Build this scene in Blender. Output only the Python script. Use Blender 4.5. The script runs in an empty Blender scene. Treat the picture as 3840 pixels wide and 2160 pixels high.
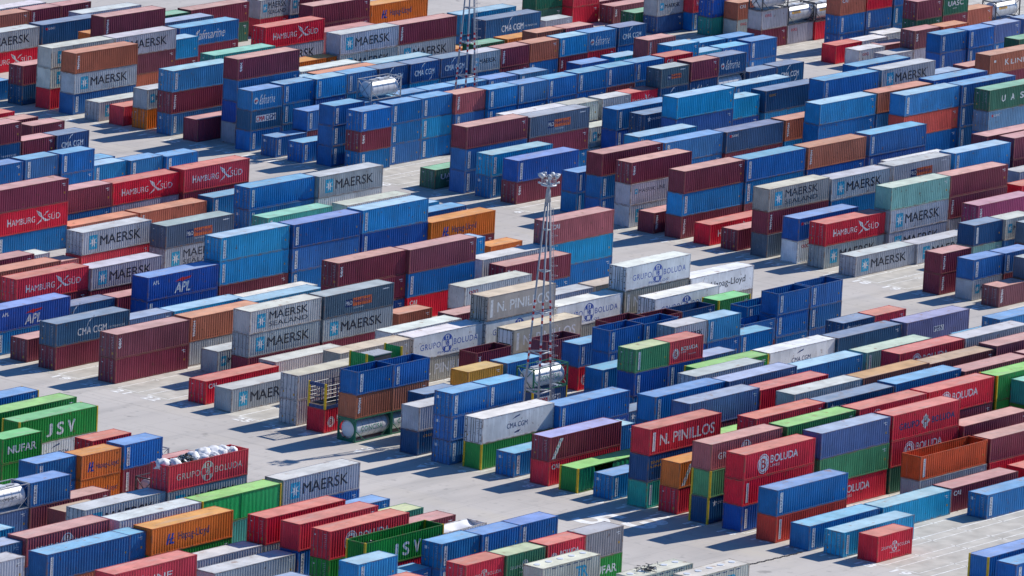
# Container yard seen through a long lens: rows of stacked shipping containers, two floodlight masts, concrete ground.
# CONTAINERS: centre x, centre y, floor z, length, height, colour, marking, type, flags (d = door end, y = yellow posts), label
CONTAINERS = [
(-89.63,-126.14,0.0,6.06,2.72,'rd','GP','dry','','short red container with small white crest'),
(-87.44,-122.59,0.0,12.19,2.591,'lb','W','dry','d','long light blue container with vertical white strip'),
(-87.9,-118.6,0.0,12.19,2.591,'bl','T','dry','','long blue container with vertical white name panel, next before a light blue box'),
(-75.5,-118.75,0.0,12.19,2.591,'lb','','dry','','long light blue container, next before a maroon box'),
(-62.86,-118.47,0.0,12.19,2.591,'mr','C','dry','','long maroon container with small white three-letter mark'),
(-87.81,-114.34,2.74,12.19,2.743,'bl','T','dry','','long blue container with vertical white name panel on a red-brown box'),
(-87.81,-114.34,0.0,12.19,2.743,'rb','W','dry','','long red-brown container with vertical white strip'),
(-86.84,-109.26,5.39,12.19,2.693,'rd','B','dry','','long red container with circled white letter B on a red box'),
(-86.84,-109.26,2.69,12.19,2.693,'rd','W','dry','','long red container with vertical white strip'),
(-86.84,-109.26,0.0,12.19,2.693,'bd','W','dry','','long deep blue container with vertical white strip'),
(-73.72,-109.33,5.59,12.19,2.794,'fb','','dry','','long faded slate-blue container on a stained green box'),
(-73.72,-109.33,2.79,12.19,2.794,'gs','','dry','','long stained green container'),
(-73.72,-109.33,0.0,12.19,2.794,'rd','B','dry','','long red container with circled white letter B, under a stained green box'),
(-61.13,-109.38,5.59,12.19,2.794,'rd','GD','dry','','long red container with dark lettering around pale crest'),
(-61.13,-109.38,2.79,12.19,2.794,'rd','B','dry','','long red container with circled white letter B, behind an orange-red open-top'),
(-48.57,-109.72,2.74,12.19,2.743,'mr','','dry','','long maroon container, next past a red box'),
(-62.73,-114.31,2.59,12.19,2.591,'ro','W','open','','long orange-red open-top container with vertical white strip'),
(-62.73,-114.31,0.0,12.19,2.591,'gy','','dry','','long grey container, under an orange-red open-top'),
(-50.16,-114.43,2.59,12.19,2.591,'mr','','dry','','long maroon container, next past an orange-red open-top'),
(-62.37,-122.63,0.0,12.19,2.591,'bl','T','dry','d','long blue container with white-panelled door, alone beside the empty marked slots'),
(-85.72,-139.03,0.0,12.19,2.95,'bl','','dry','y','long blue container with yellow corner posts, behind a blue box'),
(-86.83,-105.05,5.59,12.19,2.794,'pk','GW','dry','','long faded rose container with white lettering around crest, behind a red box'),
(-86.83,-105.05,2.79,12.19,2.794,'gs','','dry','y','long stained green container with yellow corner posts'),
(-86.83,-105.05,0.0,12.19,2.794,'nv','K','dry','y','long navy container with small white star mark, under a stained green box'),
(-74.08,-105.19,5.59,12.19,2.794,'lg','','dry','','long lime-topped green container, topping a three-high stack'),
(-61.51,-105.31,5.59,12.19,2.794,'rd','B','dry','','long red container with circled white letter B, behind a red box'),
(-48.91,-105.21,5.59,12.19,2.794,'rd','B','dry','','long red container with circled white letter B on a maroon box'),
(-36.32,-105.33,5.59,12.19,2.794,'lg','','dry','y','long lime-topped green container with yellow corner posts on a green box'),
(-86.33,-96.72,5.59,12.19,2.794,'rd','N','dry','','long red container with big white lettering and bar'),
(-86.33,-96.72,2.79,12.19,2.794,'nv','Gd','dry','','long navy container with small gold lettering'),
(-86.33,-96.72,0.0,12.19,2.794,'tl','W','dry','','long teal container with vertical white strip, behind an orange box'),
(-88.86,-100.35,2.72,6.06,2.72,'or','D','dry','','short orange container with diagonal white strip'),
(-88.86,-100.35,0.0,6.06,2.72,'rd','','dry','d','short red container, under an orange box'),
(-89.17,-92.07,0.0,6.06,2.591,'bl','T','dry','d','short blue container with vertical white name panel, in front of a lime-topped green curtain-sider'),
(-86.43,-87.87,0.0,12.19,2.591,'lg','','curtain','y','long lime-topped green curtain-sided container with yellow corner posts, behind a blue box'),
(-86.38,-84.0,2.59,12.19,2.591,'ml','D','dry','d','long maroon container with diagonal white strip'),
(-86.38,-84.0,0.0,12.19,2.591,'rd','C','dry','','long red container with small white three-letter mark, under a maroon box'),
(-89.23,-79.23,0.0,6.06,2.591,'bl','T','dry','d','short blue container with vertical white name panel, in front of a white box'),
(-86.15,-74.8,2.74,12.19,2.743,'wh','G','reefer','','long white refrigerated container with lettering between two arcs on a green box'),
(-86.15,-74.8,0.0,12.19,2.743,'gn','','dry','y','long green container with yellow corner posts, under a white box'),
(-90.01,-71.25,5.11,6.06,2.556,'bl','T','dry','d','short blue container behind a long green container, next before a blue box'),
(-90.01,-71.25,2.56,6.06,2.556,'bl','T','dry','d','short blue container in front of a short grey container, midway up its stack'),
(-90.01,-71.25,0.0,6.06,2.556,'bl','T','dry','d','short blue container behind a long green container, at the base of its stack'),
(-83.89,-71.25,5.13,6.06,2.563,'bl','T','dry','','short blue container next past the three-high blue door-end stack, behind a white refrigerated container'),
(-89.27,-66.33,2.59,6.06,2.591,'gy','','dry','','short grey container on a navy box'),
(-89.27,-66.33,0.0,6.06,2.591,'nv','CR','dry','','short navy container with pale name on its door'),
(-73.9,-75.48,2.59,12.19,2.591,'bl','T','dry','','long blue container with vertical white name panel, next past a white box'),
(-73.85,-87.91,5.59,12.19,2.794,'bl','T','dry','','long blue container with vertical white name panel, behind a faded slate-blue box'),
(-73.48,-92.14,5.59,12.19,2.794,'fb','','dry','','long faded slate-blue container on a maroon box'),
(-73.67,-100.89,5.59,12.19,2.794,'rd','','dry','d','long red container, behind a lime-topped green box'),
(-61.22,-92.25,5.39,12.19,2.693,'rd','','dry','','long red container, behind a grey box'),
(-61.13,-96.61,5.59,12.19,2.794,'gy','','dry','','long grey container, behind a navy box'),
(-61.41,-101.05,5.59,12.19,2.794,'nv','K','dry','','long navy container with small white star mark, topping a three-high stack'),
(-48.42,-100.65,5.59,12.19,2.794,'bl','','dry','','long blue container, behind a red box'),
(-48.88,-96.73,5.59,12.19,2.794,'yb','','dry','','long amber-topped brown container'),
(-36.16,-100.99,5.39,12.19,2.693,'pk','','dry','','long faded rose container, topping a three-high stack'),
(-36.1,-96.4,5.39,12.19,2.693,'mt','','dry','','long tan-topped maroon container'),
(-35.77,-92.13,5.59,12.19,2.794,'rd','B','dry','','long red container with circled white letter B, behind a tan-topped maroon box'),
(-48.71,-87.81,5.18,12.19,2.591,'lb','','dry','','long light blue container, next before a seafoam box'),
(-35.81,-87.79,5.18,12.19,2.591,'sf','W','dry','','long seafoam container with vertical white strip'),
(-61.6,-88.41,5.59,12.19,2.794,'fb','','dry','','long faded slate-blue container, behind a red box'),
(-23.36,-92.18,5.59,12.19,2.794,'gy','','dry','','long grey container, next past a red box'),
(-35.89,-74.96,2.74,12.19,2.743,'wh','G','reefer','','long white refrigerated container with lettering between two arcs, next before a navy box'),
(-23.5,-75.21,2.74,12.19,2.743,'nv','','dry','','long navy container, topping a two-high stack'),
(-10.65,-75.43,2.74,12.19,2.743,'vi','MV','dry','','long violet-blue container with pale boxed letters'),
(-61.4,-83.8,5.39,12.19,2.693,'gy','','dry','d','long grey container, behind a faded slate-blue box'),
(-57.85,-70.77,5.18,6.06,2.591,'sg','W','dry','d','short sage green container with vertical white strip'),
(-57.85,-70.77,2.59,6.06,2.591,'bd','T','dry','','short deep blue container with vertical white name panel on a blue box'),
(-51.7,-70.76,5.18,6.06,2.591,'rd','B','dry','','short red container with circled white letter B, topping a three-high stack'),
(-58.49,-66.93,2.47,6.06,2.471,'bl','T','dry','','short blue container behind a short blue container, on a blue box'),
(-51.21,-58.09,2.59,6.06,2.591,'bl','T','dry','','short blue container with vertical white name panel on a red box'),
(-51.83,-62.61,5.1,6.06,2.548,'bl','T','open','','short blue open-top container with vertical white name panel, in front of a blue box'),
(-45.72,-62.61,5.03,6.06,2.516,'bl','T','open','','short blue open-top container with vertical white name panel, behind a grey box'),
(-45.22,-66.46,5.18,6.06,2.591,'gy','M','dry','d','short grey container with star emblem, behind a faded slate-blue box'),
(-39.08,-66.5,5.18,6.06,2.591,'lb','T','dry','','short light blue container with vertical white name panel, next past a grey box'),
(-32.86,-66.49,2.59,6.06,2.591,'bl','T','dry','','short blue container, second box past a blue box under a grey box'),
(-85.61,-23.42,2.74,12.19,2.743,'mr','X','dry','d','long maroon container with white three-letter vertical name, next before a terracotta box'),
(-85.61,-23.42,0.0,12.19,2.743,'mr','','dry','d','long maroon container, next before a grey box'),
(-85.8,-14.89,2.59,12.19,2.591,'nv','G','dry','d','long navy container with lettering between two arcs on a maroon box'),
(-85.8,-14.89,0.0,12.19,2.591,'mr','','dry','d','long maroon container, under a navy box, in front of a maroon box'),
(-88.31,-10.24,0.0,6.06,2.591,'mr','','dry','d','short maroon container, in front of a deep blue box'),
(-72.67,-22.94,2.74,12.19,2.744,'br','V','dry','','long terracotta container with white vertical name, next past a maroon box'),
(-76.29,-27.5,0.0,6.06,2.591,'gy','M','dry','','short grey container with star emblem, behind an off-white box'),
(-73.13,-31.79,5.18,12.19,2.591,'gw','MS','dry','','long off-white container with star and two-line lettering'),
(-73.13,-31.79,2.59,12.19,2.591,'gy','M','dry','d','long grey container with star emblem, under an off-white box'),
(-60.57,-31.84,5.18,12.19,2.591,'st','P','dry','','long steel-grey container with blue-and-orange name panel, next past an off-white box'),
(-60.57,-31.84,2.59,12.19,2.591,'gy','M','dry','','long grey container with star emblem, under a steel-grey box'),
(-85.59,-36.4,0.0,12.19,2.591,'rd','C','dry','d','long red container with small white three-letter mark, behind a grey box'),
(-73.34,-35.83,0.0,12.19,2.896,'gw','','dry','','long off-white container, next past a red box'),
(-86.35,-40.69,0.0,12.19,2.591,'gy','M','dry','','long grey container with star emblem, on the ground beside two stacked dirty white containers'),
(-85.58,-49.18,2.74,12.19,2.743,'wt','','dry','d','long dirty white container, topping a two-high stack'),
(-85.58,-49.18,0.0,12.19,2.743,'wt','','dry','d','long dirty white container, under a dirty white box'),
(-89.06,-53.33,0.0,6.06,2.591,'rd','B','dry','','short red container with circled white letter B, standing on the ground'),
(-89.9,-58.29,5.12,6.06,2.562,'bl','T','open','','short blue open-top container with vertical white name panel, in front of a navy flat rack'),
(-89.9,-58.29,2.56,6.06,2.562,'br','V','dry','','short terracotta container with white vertical name'),
(-89.9,-58.29,0.0,6.06,2.562,'tk','CO','tank','','white tank container with green lettering, next before a white tank'),
(-83.79,-58.29,5.07,6.06,2.537,'bl','T','open','','short blue open-top container with vertical white name panel, behind a navy box'),
(-83.79,-58.29,0.0,6.06,2.537,'tk','CO','tank','','white tank container with green lettering, behind a navy box'),
(-60.93,-44.95,2.74,12.19,2.743,'wh','GB','reefer','','long white refrigerated container with round crest between words, next past a beige box'),
(-60.93,-44.95,0.0,12.19,2.743,'tn','N','dry','','long beige container with big white lettering and bar, at the base of its stack'),
(-73.56,-45.03,2.74,12.19,2.743,'tn','','dry','','long beige container, topping a two-high stack'),
(-48.49,-45.24,5.59,12.19,2.794,'tn','N','reefer','','long beige refrigerated container with big white lettering and bar on a white box'),
(-48.49,-45.24,2.79,12.19,2.794,'wh','GB','reefer','','long white refrigerated container with round crest between words, behind a beige box'),
(-49.11,-49.65,2.74,12.19,2.743,'tn','N','reefer','','long beige refrigerated container with big white lettering and bar, behind a maroon open-top'),
(-63.56,-53.54,2.59,6.06,2.591,'mr','X','open','','short maroon open-top container behind a short blue container'),
(-51.84,-53.97,2.46,6.06,2.461,'mr','X','open','','short maroon open-top container with white three-letter vertical name, in front of a beige box'),
(-39.35,-53.43,2.59,6.06,2.591,'mr','','open','','short maroon open-top container, next before a maroon open-top'),
(-33.24,-53.97,2.47,6.06,2.469,'mr','','open','','short maroon open-top container, next before a navy open-top'),
(-71.03,-58.29,2.5,6.06,2.497,'yl','','dry','','short ochre container, topping a two-high stack'),
(-64.99,-62.56,2.59,6.06,2.591,'tk','CO','tank','','white tank container with green lettering on a navy box'),
(-47.7,-23.17,5.59,12.19,2.794,'mr','X','dry','d','long maroon container with white three-letter vertical name, behind a terracotta box'),
(-35.45,-23.51,5.59,12.19,2.794,'mr','','dry','','long maroon container on a blue box, next past a maroon box'),
(-35.45,-23.51,2.79,12.19,2.794,'bl','T','dry','','long blue container with vertical white name panel on a red box'),
(-9.94,-6.2,2.74,12.19,2.743,'or','L','dry','','long orange container with slanted-bar emblem and dark name on a maroon box'),
(-21.93,-23.56,2.74,12.19,2.743,'wh','','dry','','long white container, behind a maroon box'),
(-22.77,-27.64,2.74,12.19,2.743,'mr','X','dry','d','long maroon container with white three-letter vertical name, in front of a white box'),
(-9.68,-23.68,5.59,12.19,2.794,'pk','C','dry','d','long faded rose container with small white three-letter mark'),
(-9.68,-23.68,2.79,12.19,2.794,'lb','T','dry','','long light blue container with vertical white name panel, next past a white box'),
(-9.68,-23.68,0.0,12.19,2.794,'bl','','dry','','long blue container lower down under a long faded rose container with small white three-letter mark'),
(-35.61,-31.9,2.74,12.19,2.743,'gw','O','dry','','long off-white container with small red lettering'),
(-59.78,-41.01,2.58,12.19,2.577,'wh','O','dry','','long white container with small red lettering, behind a white box'),
(-23.13,-45.05,5.59,12.19,2.794,'wh','GB','reefer','','long white refrigerated container with round crest between words, behind a white box'),
(-23.13,-45.05,2.79,12.19,2.794,'tn','N','dry','','long beige container with big white lettering and bar, behind a white box'),
(-35.54,-44.96,2.74,12.19,2.743,'wh','GB','reefer','','long white refrigerated container with round crest between words, next before a beige box'),
(-10.88,-45.18,2.74,12.19,2.743,'wh','L','reefer','','long white refrigerated container with slanted-bar emblem and dark name'),
(-23.31,-49.46,2.74,12.19,2.743,'wh','GB','reefer','','long white refrigerated container with round crest between words, behind a green box'),
(-27.03,-53.97,2.46,6.06,2.458,'nv','','open','','short navy open-top container'),
(-27.17,-62.65,2.45,6.06,2.45,'bl','','open','','short blue open-top container'),
(-20.17,-57.94,2.59,6.06,2.591,'bl','T','open','','short blue open-top container with vertical white name panel, behind a blue open-top'),
(-20.82,-62.61,5.06,6.06,2.532,'bl','T','open','','short blue open-top container with vertical white name panel, in front of a blue open-top'),
(-20.82,-62.61,2.53,6.06,2.532,'bl','T','dry','','short blue container with vertical white name panel, next past a blue open-top'),
(-14.52,-62.61,5.09,6.06,2.546,'bl','T','open','','short blue open-top container, next past a short blue open-top container with vertical white name panel'),
(-35.13,-6.06,5.59,12.19,2.794,'bd','T','dry','','long deep blue container with vertical white name panel on a blue box'),
(-35.13,-6.06,2.79,12.19,2.794,'bl','T','dry','','long blue container, next before a long deep blue container with vertical white name panel'),
(-22.2,-5.71,5.59,12.19,2.794,'lb','T','dry','','long light blue container, next past a long deep blue container with vertical white name panel'),
(-22.2,-5.71,2.79,12.19,2.794,'bd','T','dry','','long deep blue container with vertical white name panel, next before an orange box'),
(-47.64,-5.77,5.59,12.19,2.794,'lb','T','dry','d','long light blue container with vertical white name panel on a light blue box'),
(-47.64,-5.77,2.79,12.19,2.794,'lb','T','dry','','long light blue container with vertical white name panel, under a light blue box'),
(-47.64,-5.77,0.0,12.19,2.794,'mr','','dry','','long maroon container, behind a white box'),
(-60.35,-6.02,2.74,12.19,2.743,'bd','A','dry','','long deep blue container with red eagle and white letters on a deep blue box'),
(-60.35,-6.02,0.0,12.19,2.743,'bd','T','dry','','long deep blue container with vertical white name panel, behind a light blue box'),
(-36.74,11.81,2.74,12.19,2.743,'st','P','dry','d','long steel-grey container with blue-and-orange name panel, topping a two-high stack'),
(-36.74,11.81,0.0,12.19,2.743,'gy','MS','dry','d','long grey container with star and two-line lettering'),
(-47.37,15.44,2.74,12.19,2.743,'gy','M','dry','d','long grey container with star emblem, behind a steel-grey box'),
(-60.58,2.31,2.59,12.19,2.591,'gy','M','dry','','long grey container with star emblem on a maroon box, behind a maroon box'),
(-72.83,2.67,2.74,12.19,2.744,'rd','H','dry','d','long red container with white lettering and crossed-ribbon emblem, behind a navy box'),
(-85.57,-6.03,2.59,12.19,2.591,'bd','A','dry','','long deep blue container with red eagle and white letters on a blue box'),
(-61.16,-10.77,0.0,12.19,2.559,'lb','','dry','','long light blue container, next before a white box'),
(-51.26,-14.06,0.0,12.19,2.914,'lb','','dry','','long light blue container, standing on the ground, in front of a light blue box'),
(-22.43,28.14,0.0,12.19,2.591,'br','V','dry','','long terracotta container with white vertical name, standing on the ground'),
(-47.6,28.28,5.6,12.19,2.799,'mr','','dry','','long maroon container, topping a three-high stack on a red box'),
(-47.6,28.28,2.8,12.19,2.799,'rd','H','dry','','long red container with white lettering and crossed-ribbon emblem on a blue box'),
(-47.6,28.28,0.0,12.19,2.799,'bl','T','dry','','long blue container with vertical white name panel, under a red box'),
(-35.6,31.9,2.9,12.19,2.896,'mr','','dry','','long maroon container, next before a red box'),
(-22.61,32.47,2.74,12.19,2.743,'rd','H','dry','','long red container with white lettering and crossed-ribbon emblem, behind a terracotta box'),
(-10.36,31.82,2.9,12.19,2.896,'rd','H','dry','','long red container with white lettering and crossed-ribbon emblem, behind a blue box'),
(-9.5,27.8,0.0,12.19,2.896,'bl','T','dry','','long blue container, next past a long terracotta container with white vertical name'),
(-11.39,20.5,2.75,12.19,2.755,'bl','T','dry','d','long blue container with vertical white name panel on a blue box, behind a teal box'),
(-11.39,20.5,0.0,12.19,2.755,'bl','T','dry','d','long blue container with vertical white name panel, under a blue box, behind a teal box'),
(0.87,19.95,2.74,12.19,2.743,'gy','M','dry','','long grey container with star emblem on a white box'),
(-13.67,15.68,0.0,12.19,2.896,'tl','W','dry','d','long teal container with vertical white strip, standing on the ground'),
(-22.11,49.64,2.59,6.06,2.591,'bl','T','dry','','short blue container, middle of the three-box upper tier in front of a navy arc-lettered container'),
(-15.7,49.46,2.59,6.06,2.591,'bl','T','dry','','short blue container stacked on a short blue container'),
(-8.52,50.42,0.0,6.06,2.72,'lb','T','dry','','short light blue container with vertical white name panel, standing on the ground'),
(-2.4,49.88,0.0,6.06,2.708,'bl','T','dry','','short blue container, next past a light blue box in front of a blue box'),
(-7.24,57.83,2.59,6.06,2.591,'nv','G','dry','','short navy container with lettering between two arcs, next past a maroon box'),
(-13.36,58.11,2.59,6.06,2.591,'mr','','dry','','short maroon container, next past a navy box'),
(24.73,92.26,2.59,6.06,2.591,'mr','','dry','d','short maroon container, behind an off-white box'),
(28.5,88.1,5.39,12.19,2.693,'gw','M','dry','','long off-white container with star emblem on an off-white box'),
(28.18,83.71,5.39,12.19,2.693,'br','V','dry','','long terracotta container with white vertical name, in front of an off-white box'),
(28.18,83.71,2.69,12.19,2.693,'gy','M','dry','','long grey container with star emblem, under a terracotta box'),
(28.18,83.71,0.0,12.19,2.693,'bl','T','dry','','long blue container with vertical white name panel, behind a grey box'),
(27.54,78.76,0.0,12.19,2.5,'gy','M','dry','d','long grey container with star emblem, behind a red box'),
(27.81,66.78,5.59,12.19,2.794,'lb','T','dry','d','long light blue container with vertical white name panel, behind a maroon box'),
(27.81,66.78,2.79,12.19,2.794,'mr','V','dry','d','long maroon container with white vertical name on a blue box'),
(27.81,66.78,0.0,12.19,2.794,'bl','T','dry','d','long blue container with vertical white name panel, in front of a grey box'),
(27.3,61.87,0.0,12.19,2.896,'mr','','dry','','long maroon container, standing on the ground, behind a maroon box'),
(24.87,53.66,5.18,6.06,2.591,'bl','S','dry','','short blue container with white script lettering on a navy box'),
(24.87,53.66,2.59,6.06,2.591,'nv','Gr','dry','','short navy container with white-boxed lettering on a blue box'),
(31.75,54.2,5.18,6.06,2.591,'bl','T','dry','','short blue container behind a short maroon container, topping a three-high stack'),
(38.05,54.09,5.18,6.06,2.591,'lb','T','dry','','short light blue container with vertical white name panel, behind a blue box'),
(30.73,49.33,2.59,6.06,2.591,'bl','T','dry','','short blue container, next before a short blue container, on a maroon box'),
(24.43,49.05,0.0,6.06,2.591,'bl','T','dry','d','short blue container, next before a short maroon container'),
(24.45,44.72,0.0,6.06,2.591,'bl','T','dry','d','short blue container on the ground, second of two single ones beside the three-high blue stack'),
(25.54,40.85,5.18,6.06,2.591,'bl','T','dry','','short blue container topping the all-blue three-high stack just behind a blue-maroon-blue stack'),
(25.45,36.23,5.18,6.06,2.591,'bl','T','dry','d','short blue container stacked on a short maroon container with white three-letter vertical name'),
(25.45,36.23,2.59,6.06,2.591,'mr','X','dry','d','short maroon container with white three-letter vertical name on a blue box'),
(25.45,36.23,0.0,6.06,2.591,'bl','T','dry','d','short blue container with vertical white name panel, under a maroon box'),
(32.31,36.92,5.22,6.06,2.611,'bl','T','dry','','short blue container, next past a blue box on a maroon box'),
(38.43,36.92,5.25,6.06,2.624,'bl','T','dry','','short blue container with vertical white name panel on a light blue box'),
(44.55,36.43,5.18,6.06,2.591,'pk','V','dry','','short faded rose container with white vertical name on a blue box'),
(50.67,36.04,5.18,6.06,2.591,'bl','T','dry','','short blue container with vertical white name panel, next past a faded rose box'),
(56.79,35.99,5.18,6.06,2.591,'bl','T','dry','','short blue container behind a long white container, topping a three-high stack'),
(62.92,35.95,5.18,6.06,2.591,'bl','T','dry','','short blue container with vertical white name panel on a blue box, behind an off-white box'),
(69.56,36.25,5.18,6.06,2.591,'bl','T','dry','','short blue container with vertical white name panel, behind a grey box'),
(75.82,36.31,5.18,6.06,2.591,'bl','T','dry','','short blue container with vertical white name panel on a maroon box, behind a red box'),
(42.96,49.01,5.18,6.06,2.591,'tk','','tank','','white tank container on a blue box'),
(56.52,53.63,5.18,6.06,2.591,'nv','G','dry','','short navy container behind a short blue container'),
(62.9,53.75,5.18,6.06,2.591,'nv','G','dry','','short navy container with lettering between two arcs, next before a grey box'),
(69.02,53.5,5.18,6.06,2.591,'gy','M','dry','','short grey container with star emblem, behind a blue box'),
(75.35,53.6,5.18,6.06,2.591,'mr','V','dry','','short maroon container with white vertical name, topping a three-high stack'),
(81.76,53.73,5.18,6.06,2.591,'br','','dry','','short terracotta container on a blue box'),
(88.28,53.83,5.18,6.06,2.591,'lb','T','dry','','short light blue container with vertical white name panel on a maroon box'),
(94.71,54.03,5.18,6.06,2.591,'bl','S','dry','','short blue container with white script lettering on a red box'),
(101.37,54.13,5.18,6.06,2.591,'nv','G','dry','','short navy container, next past a short blue container with white script lettering'),
(24.86,23.57,0.0,6.06,2.45,'dg','U','dry','d','short dark green container with spaced white letters, behind a maroon box'),
(28.73,19.57,5.59,12.19,2.794,'mr','','dry','','long maroon container, behind a light blue box'),
(28.73,19.57,2.79,12.19,2.794,'bl','T','dry','','long blue container with vertical white name panel, next before a maroon box'),
(28.95,15.58,2.74,12.19,2.743,'lb','T','dry','d','long light blue container with vertical white name panel, behind a deep blue box'),
(28.67,11.3,2.74,12.19,2.743,'bd','T','dry','','long deep blue container with vertical white name panel on a maroon box'),
(28.67,11.3,0.0,12.19,2.743,'mr','X','dry','d','long maroon container with white three-letter vertical name, under a deep blue box'),
(41.69,19.86,5.39,12.19,2.693,'st','P','dry','','long steel-grey container with blue-and-orange name panel on a maroon box'),
(41.69,19.86,2.69,12.19,2.693,'mr','','dry','','long maroon container, under a steel-grey box'),
(28.66,-1.71,5.59,12.19,2.794,'mr','','dry','','long maroon container on a blue box, behind a maroon box'),
(28.66,-1.71,2.79,12.19,2.794,'bl','T','dry','','long blue container with vertical white name panel on a blue box, behind a maroon box'),
(28.46,-6.36,5.39,12.19,2.693,'mr','X','dry','d','long maroon container with white three-letter vertical name on a grey box'),
(28.46,-6.36,2.69,12.19,2.693,'gy','ML','dry','','long grey container with small star and thin lettering'),
(28.46,-6.36,0.0,12.19,2.693,'gy','M','dry','','long grey container with star emblem, in front of a maroon box'),
(28.07,-14.63,5.59,12.19,2.794,'mr','','dry','','long maroon container on a light blue box'),
(28.07,-14.63,2.79,12.19,2.794,'lb','T','dry','','long light blue container with vertical white name panel, behind a red box'),
(28.07,-14.63,0.0,12.19,2.794,'mr','V','dry','','long maroon container with white vertical name, behind a red box'),
(40.51,-14.77,5.59,12.19,2.794,'bl','T','dry','','long blue container, next past a long maroon container, on a blue box'),
(53.14,-14.85,5.59,12.19,2.794,'br','V','dry','','long terracotta container with white vertical name on a deep blue box'),
(66.54,-14.57,5.59,12.19,2.794,'bl','T','dry','','long blue container with vertical white name panel, behind a white box'),
(24.88,-10.48,0.0,6.06,2.591,'mr','V','dry','','short maroon container with white vertical name, behind a maroon box'),
(27.68,-19.24,0.0,12.19,2.591,'rd','H','dry','','long red container with white lettering and crossed-ribbon emblem, behind a maroon box'),
(24.77,-23.31,0.0,6.06,2.591,'mr','','dry','d','short maroon container, behind a rust-streaked grey box'),
(27.55,-27.86,5.59,12.19,2.794,'gr','MS','dry','','long rust-streaked grey container with star and two-line lettering'),
(27.55,-27.86,2.79,12.19,2.794,'mr','V','dry','','long maroon container with white vertical name on a steel-grey box'),
(27.55,-27.86,0.0,12.19,2.794,'st','','dry','','long steel-grey container, under a maroon box'),
(40.13,-27.96,5.39,12.19,2.693,'gy','M','dry','','long grey container with star emblem, next past a rust-streaked grey box'),
(53.29,-27.66,5.39,12.19,2.693,'gy','P','dry','','long grey container with blue-and-orange name panel'),
(66.4,-27.61,5.39,12.19,2.693,'lb','T','dry','','long light blue container with vertical white name panel, next before a maroon box'),
(40.39,-36.62,5.59,12.19,2.794,'sf','','dry','','long seafoam container on a grey box'),
(40.39,-36.62,2.79,12.19,2.794,'gy','M','dry','','long grey container with star emblem, under a seafoam box'),
(53.95,-35.87,5.39,12.19,2.693,'mr','','dry','','long maroon container, behind a plum box'),
(53.95,-35.87,2.69,12.19,2.693,'mr','V','dry','','long maroon container with white vertical name, behind a plum box'),
(53.54,-40.41,2.59,12.19,2.591,'pm','X','dry','d','long plum container with white three-letter vertical name'),
(27.61,-32.36,2.74,12.19,2.743,'bd','n','dry','','long deep blue container with small red-and-white corner logo'),
(27.67,-36.32,2.74,12.19,2.743,'rd','H','dry','d','long red container with white lettering and crossed-ribbon emblem, in front of a deep blue box'),
(27.67,-36.32,0.0,12.19,2.743,'gy','M','dry','d','long grey container with star emblem, in front of a deep blue box'),
(26.86,-41.48,0.0,12.19,2.5,'gy','M','dry','d','long grey container with star emblem, standing on the ground, next before a grey box'),
(39.11,-41.72,0.0,12.19,2.5,'gy','M','dry','','long grey container with star emblem, behind a navy box'),
(23.51,-53.97,2.49,6.06,2.492,'mr','V','dry','','short maroon container with white vertical name, topping a two-high stack on a maroon box'),
(23.51,-53.97,0.0,6.06,2.492,'mr','V','dry','','short maroon container with white vertical name, under a maroon box'),
(23.95,-58.29,2.45,6.06,2.452,'bl','T','dry','','short blue container with vertical white name panel on a grey box'),
(23.95,-58.29,0.0,6.06,2.452,'gy','M','dry','','short grey container with star emblem, under a blue box'),
(23.24,-62.62,0.0,6.06,2.45,'mr','V','dry','d','short maroon container with white vertical name, in front of a blue box'),
(39.89,-47.22,2.59,6.06,2.591,'nv','W','dry','','short navy container with vertical white strip'),
(66.22,24.77,2.74,12.19,2.744,'bl','T','dry','','long blue container with vertical white name panel, behind a navy box'),
(66.28,20.48,2.74,12.19,2.744,'nv','K','dry','d','long navy container with small white star mark, topping a two-high stack'),
(53.6,11.69,2.74,12.19,2.743,'lb','T','dry','','long light blue container with vertical white name panel, behind a blue box'),
(53.12,7.18,2.74,12.19,2.744,'bl','T','dry','','long blue container with vertical white name panel, next before a navy box'),
(65.38,6.73,2.74,12.19,2.743,'nv','h','dry','','long navy container with tiny red-and-white corner mark on a maroon box'),
(92.63,-1.36,5.59,12.19,2.794,'lb','T','dry','','long light blue container with vertical white name panel on a red-brown box'),
(92.63,-1.36,2.79,12.19,2.794,'rb','','dry','','long red-brown container on a blue box'),
(104.96,-1.65,5.59,12.19,2.794,'bl','T','dry','','long blue container behind a long blue container'),
(104.84,-6.12,5.59,12.19,2.794,'dg','U','dry','d','long dark green container with spaced white letters'),
(104.84,-6.12,2.79,12.19,2.794,'fb','h','dry','d','long faded slate-blue container with tiny red-and-white corner mark'),
(78.53,20.2,2.74,12.19,2.743,'lb','T','dry','','long light blue container with vertical white name panel, next before a navy box'),
(91.58,19.92,2.9,12.19,2.896,'nv','g','dry','','long navy container with tiny gold corner mark'),
(92.39,11.31,5.59,12.19,2.794,'bl','T','dry','','long blue container, next before a long grey container with star emblem'),
(66.72,15.7,5.59,12.19,2.794,'lb','','dry','','long light blue container on a deep blue box'),
(66.72,15.7,2.79,12.19,2.794,'bd','','dry','','long deep blue container, in front of a navy box'),
(79.58,2.61,5.39,12.19,2.693,'lb','','dry','','long light blue container on a blue box'),
(79.58,2.61,2.69,12.19,2.693,'bl','','dry','','long blue container, midway up its stack, next before a blue box'),
(92.38,2.75,5.39,12.19,2.693,'br','','dry','','long terracotta container on a blue box'),
(105.21,11.35,5.59,12.19,2.794,'gy','M','dry','','long grey container with star emblem, topping a three-high stack, next past a blue box'),
(81.19,31.56,5.16,6.06,2.578,'st','P','dry','d','short steel-grey container with blue-and-orange name panel'),
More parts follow.
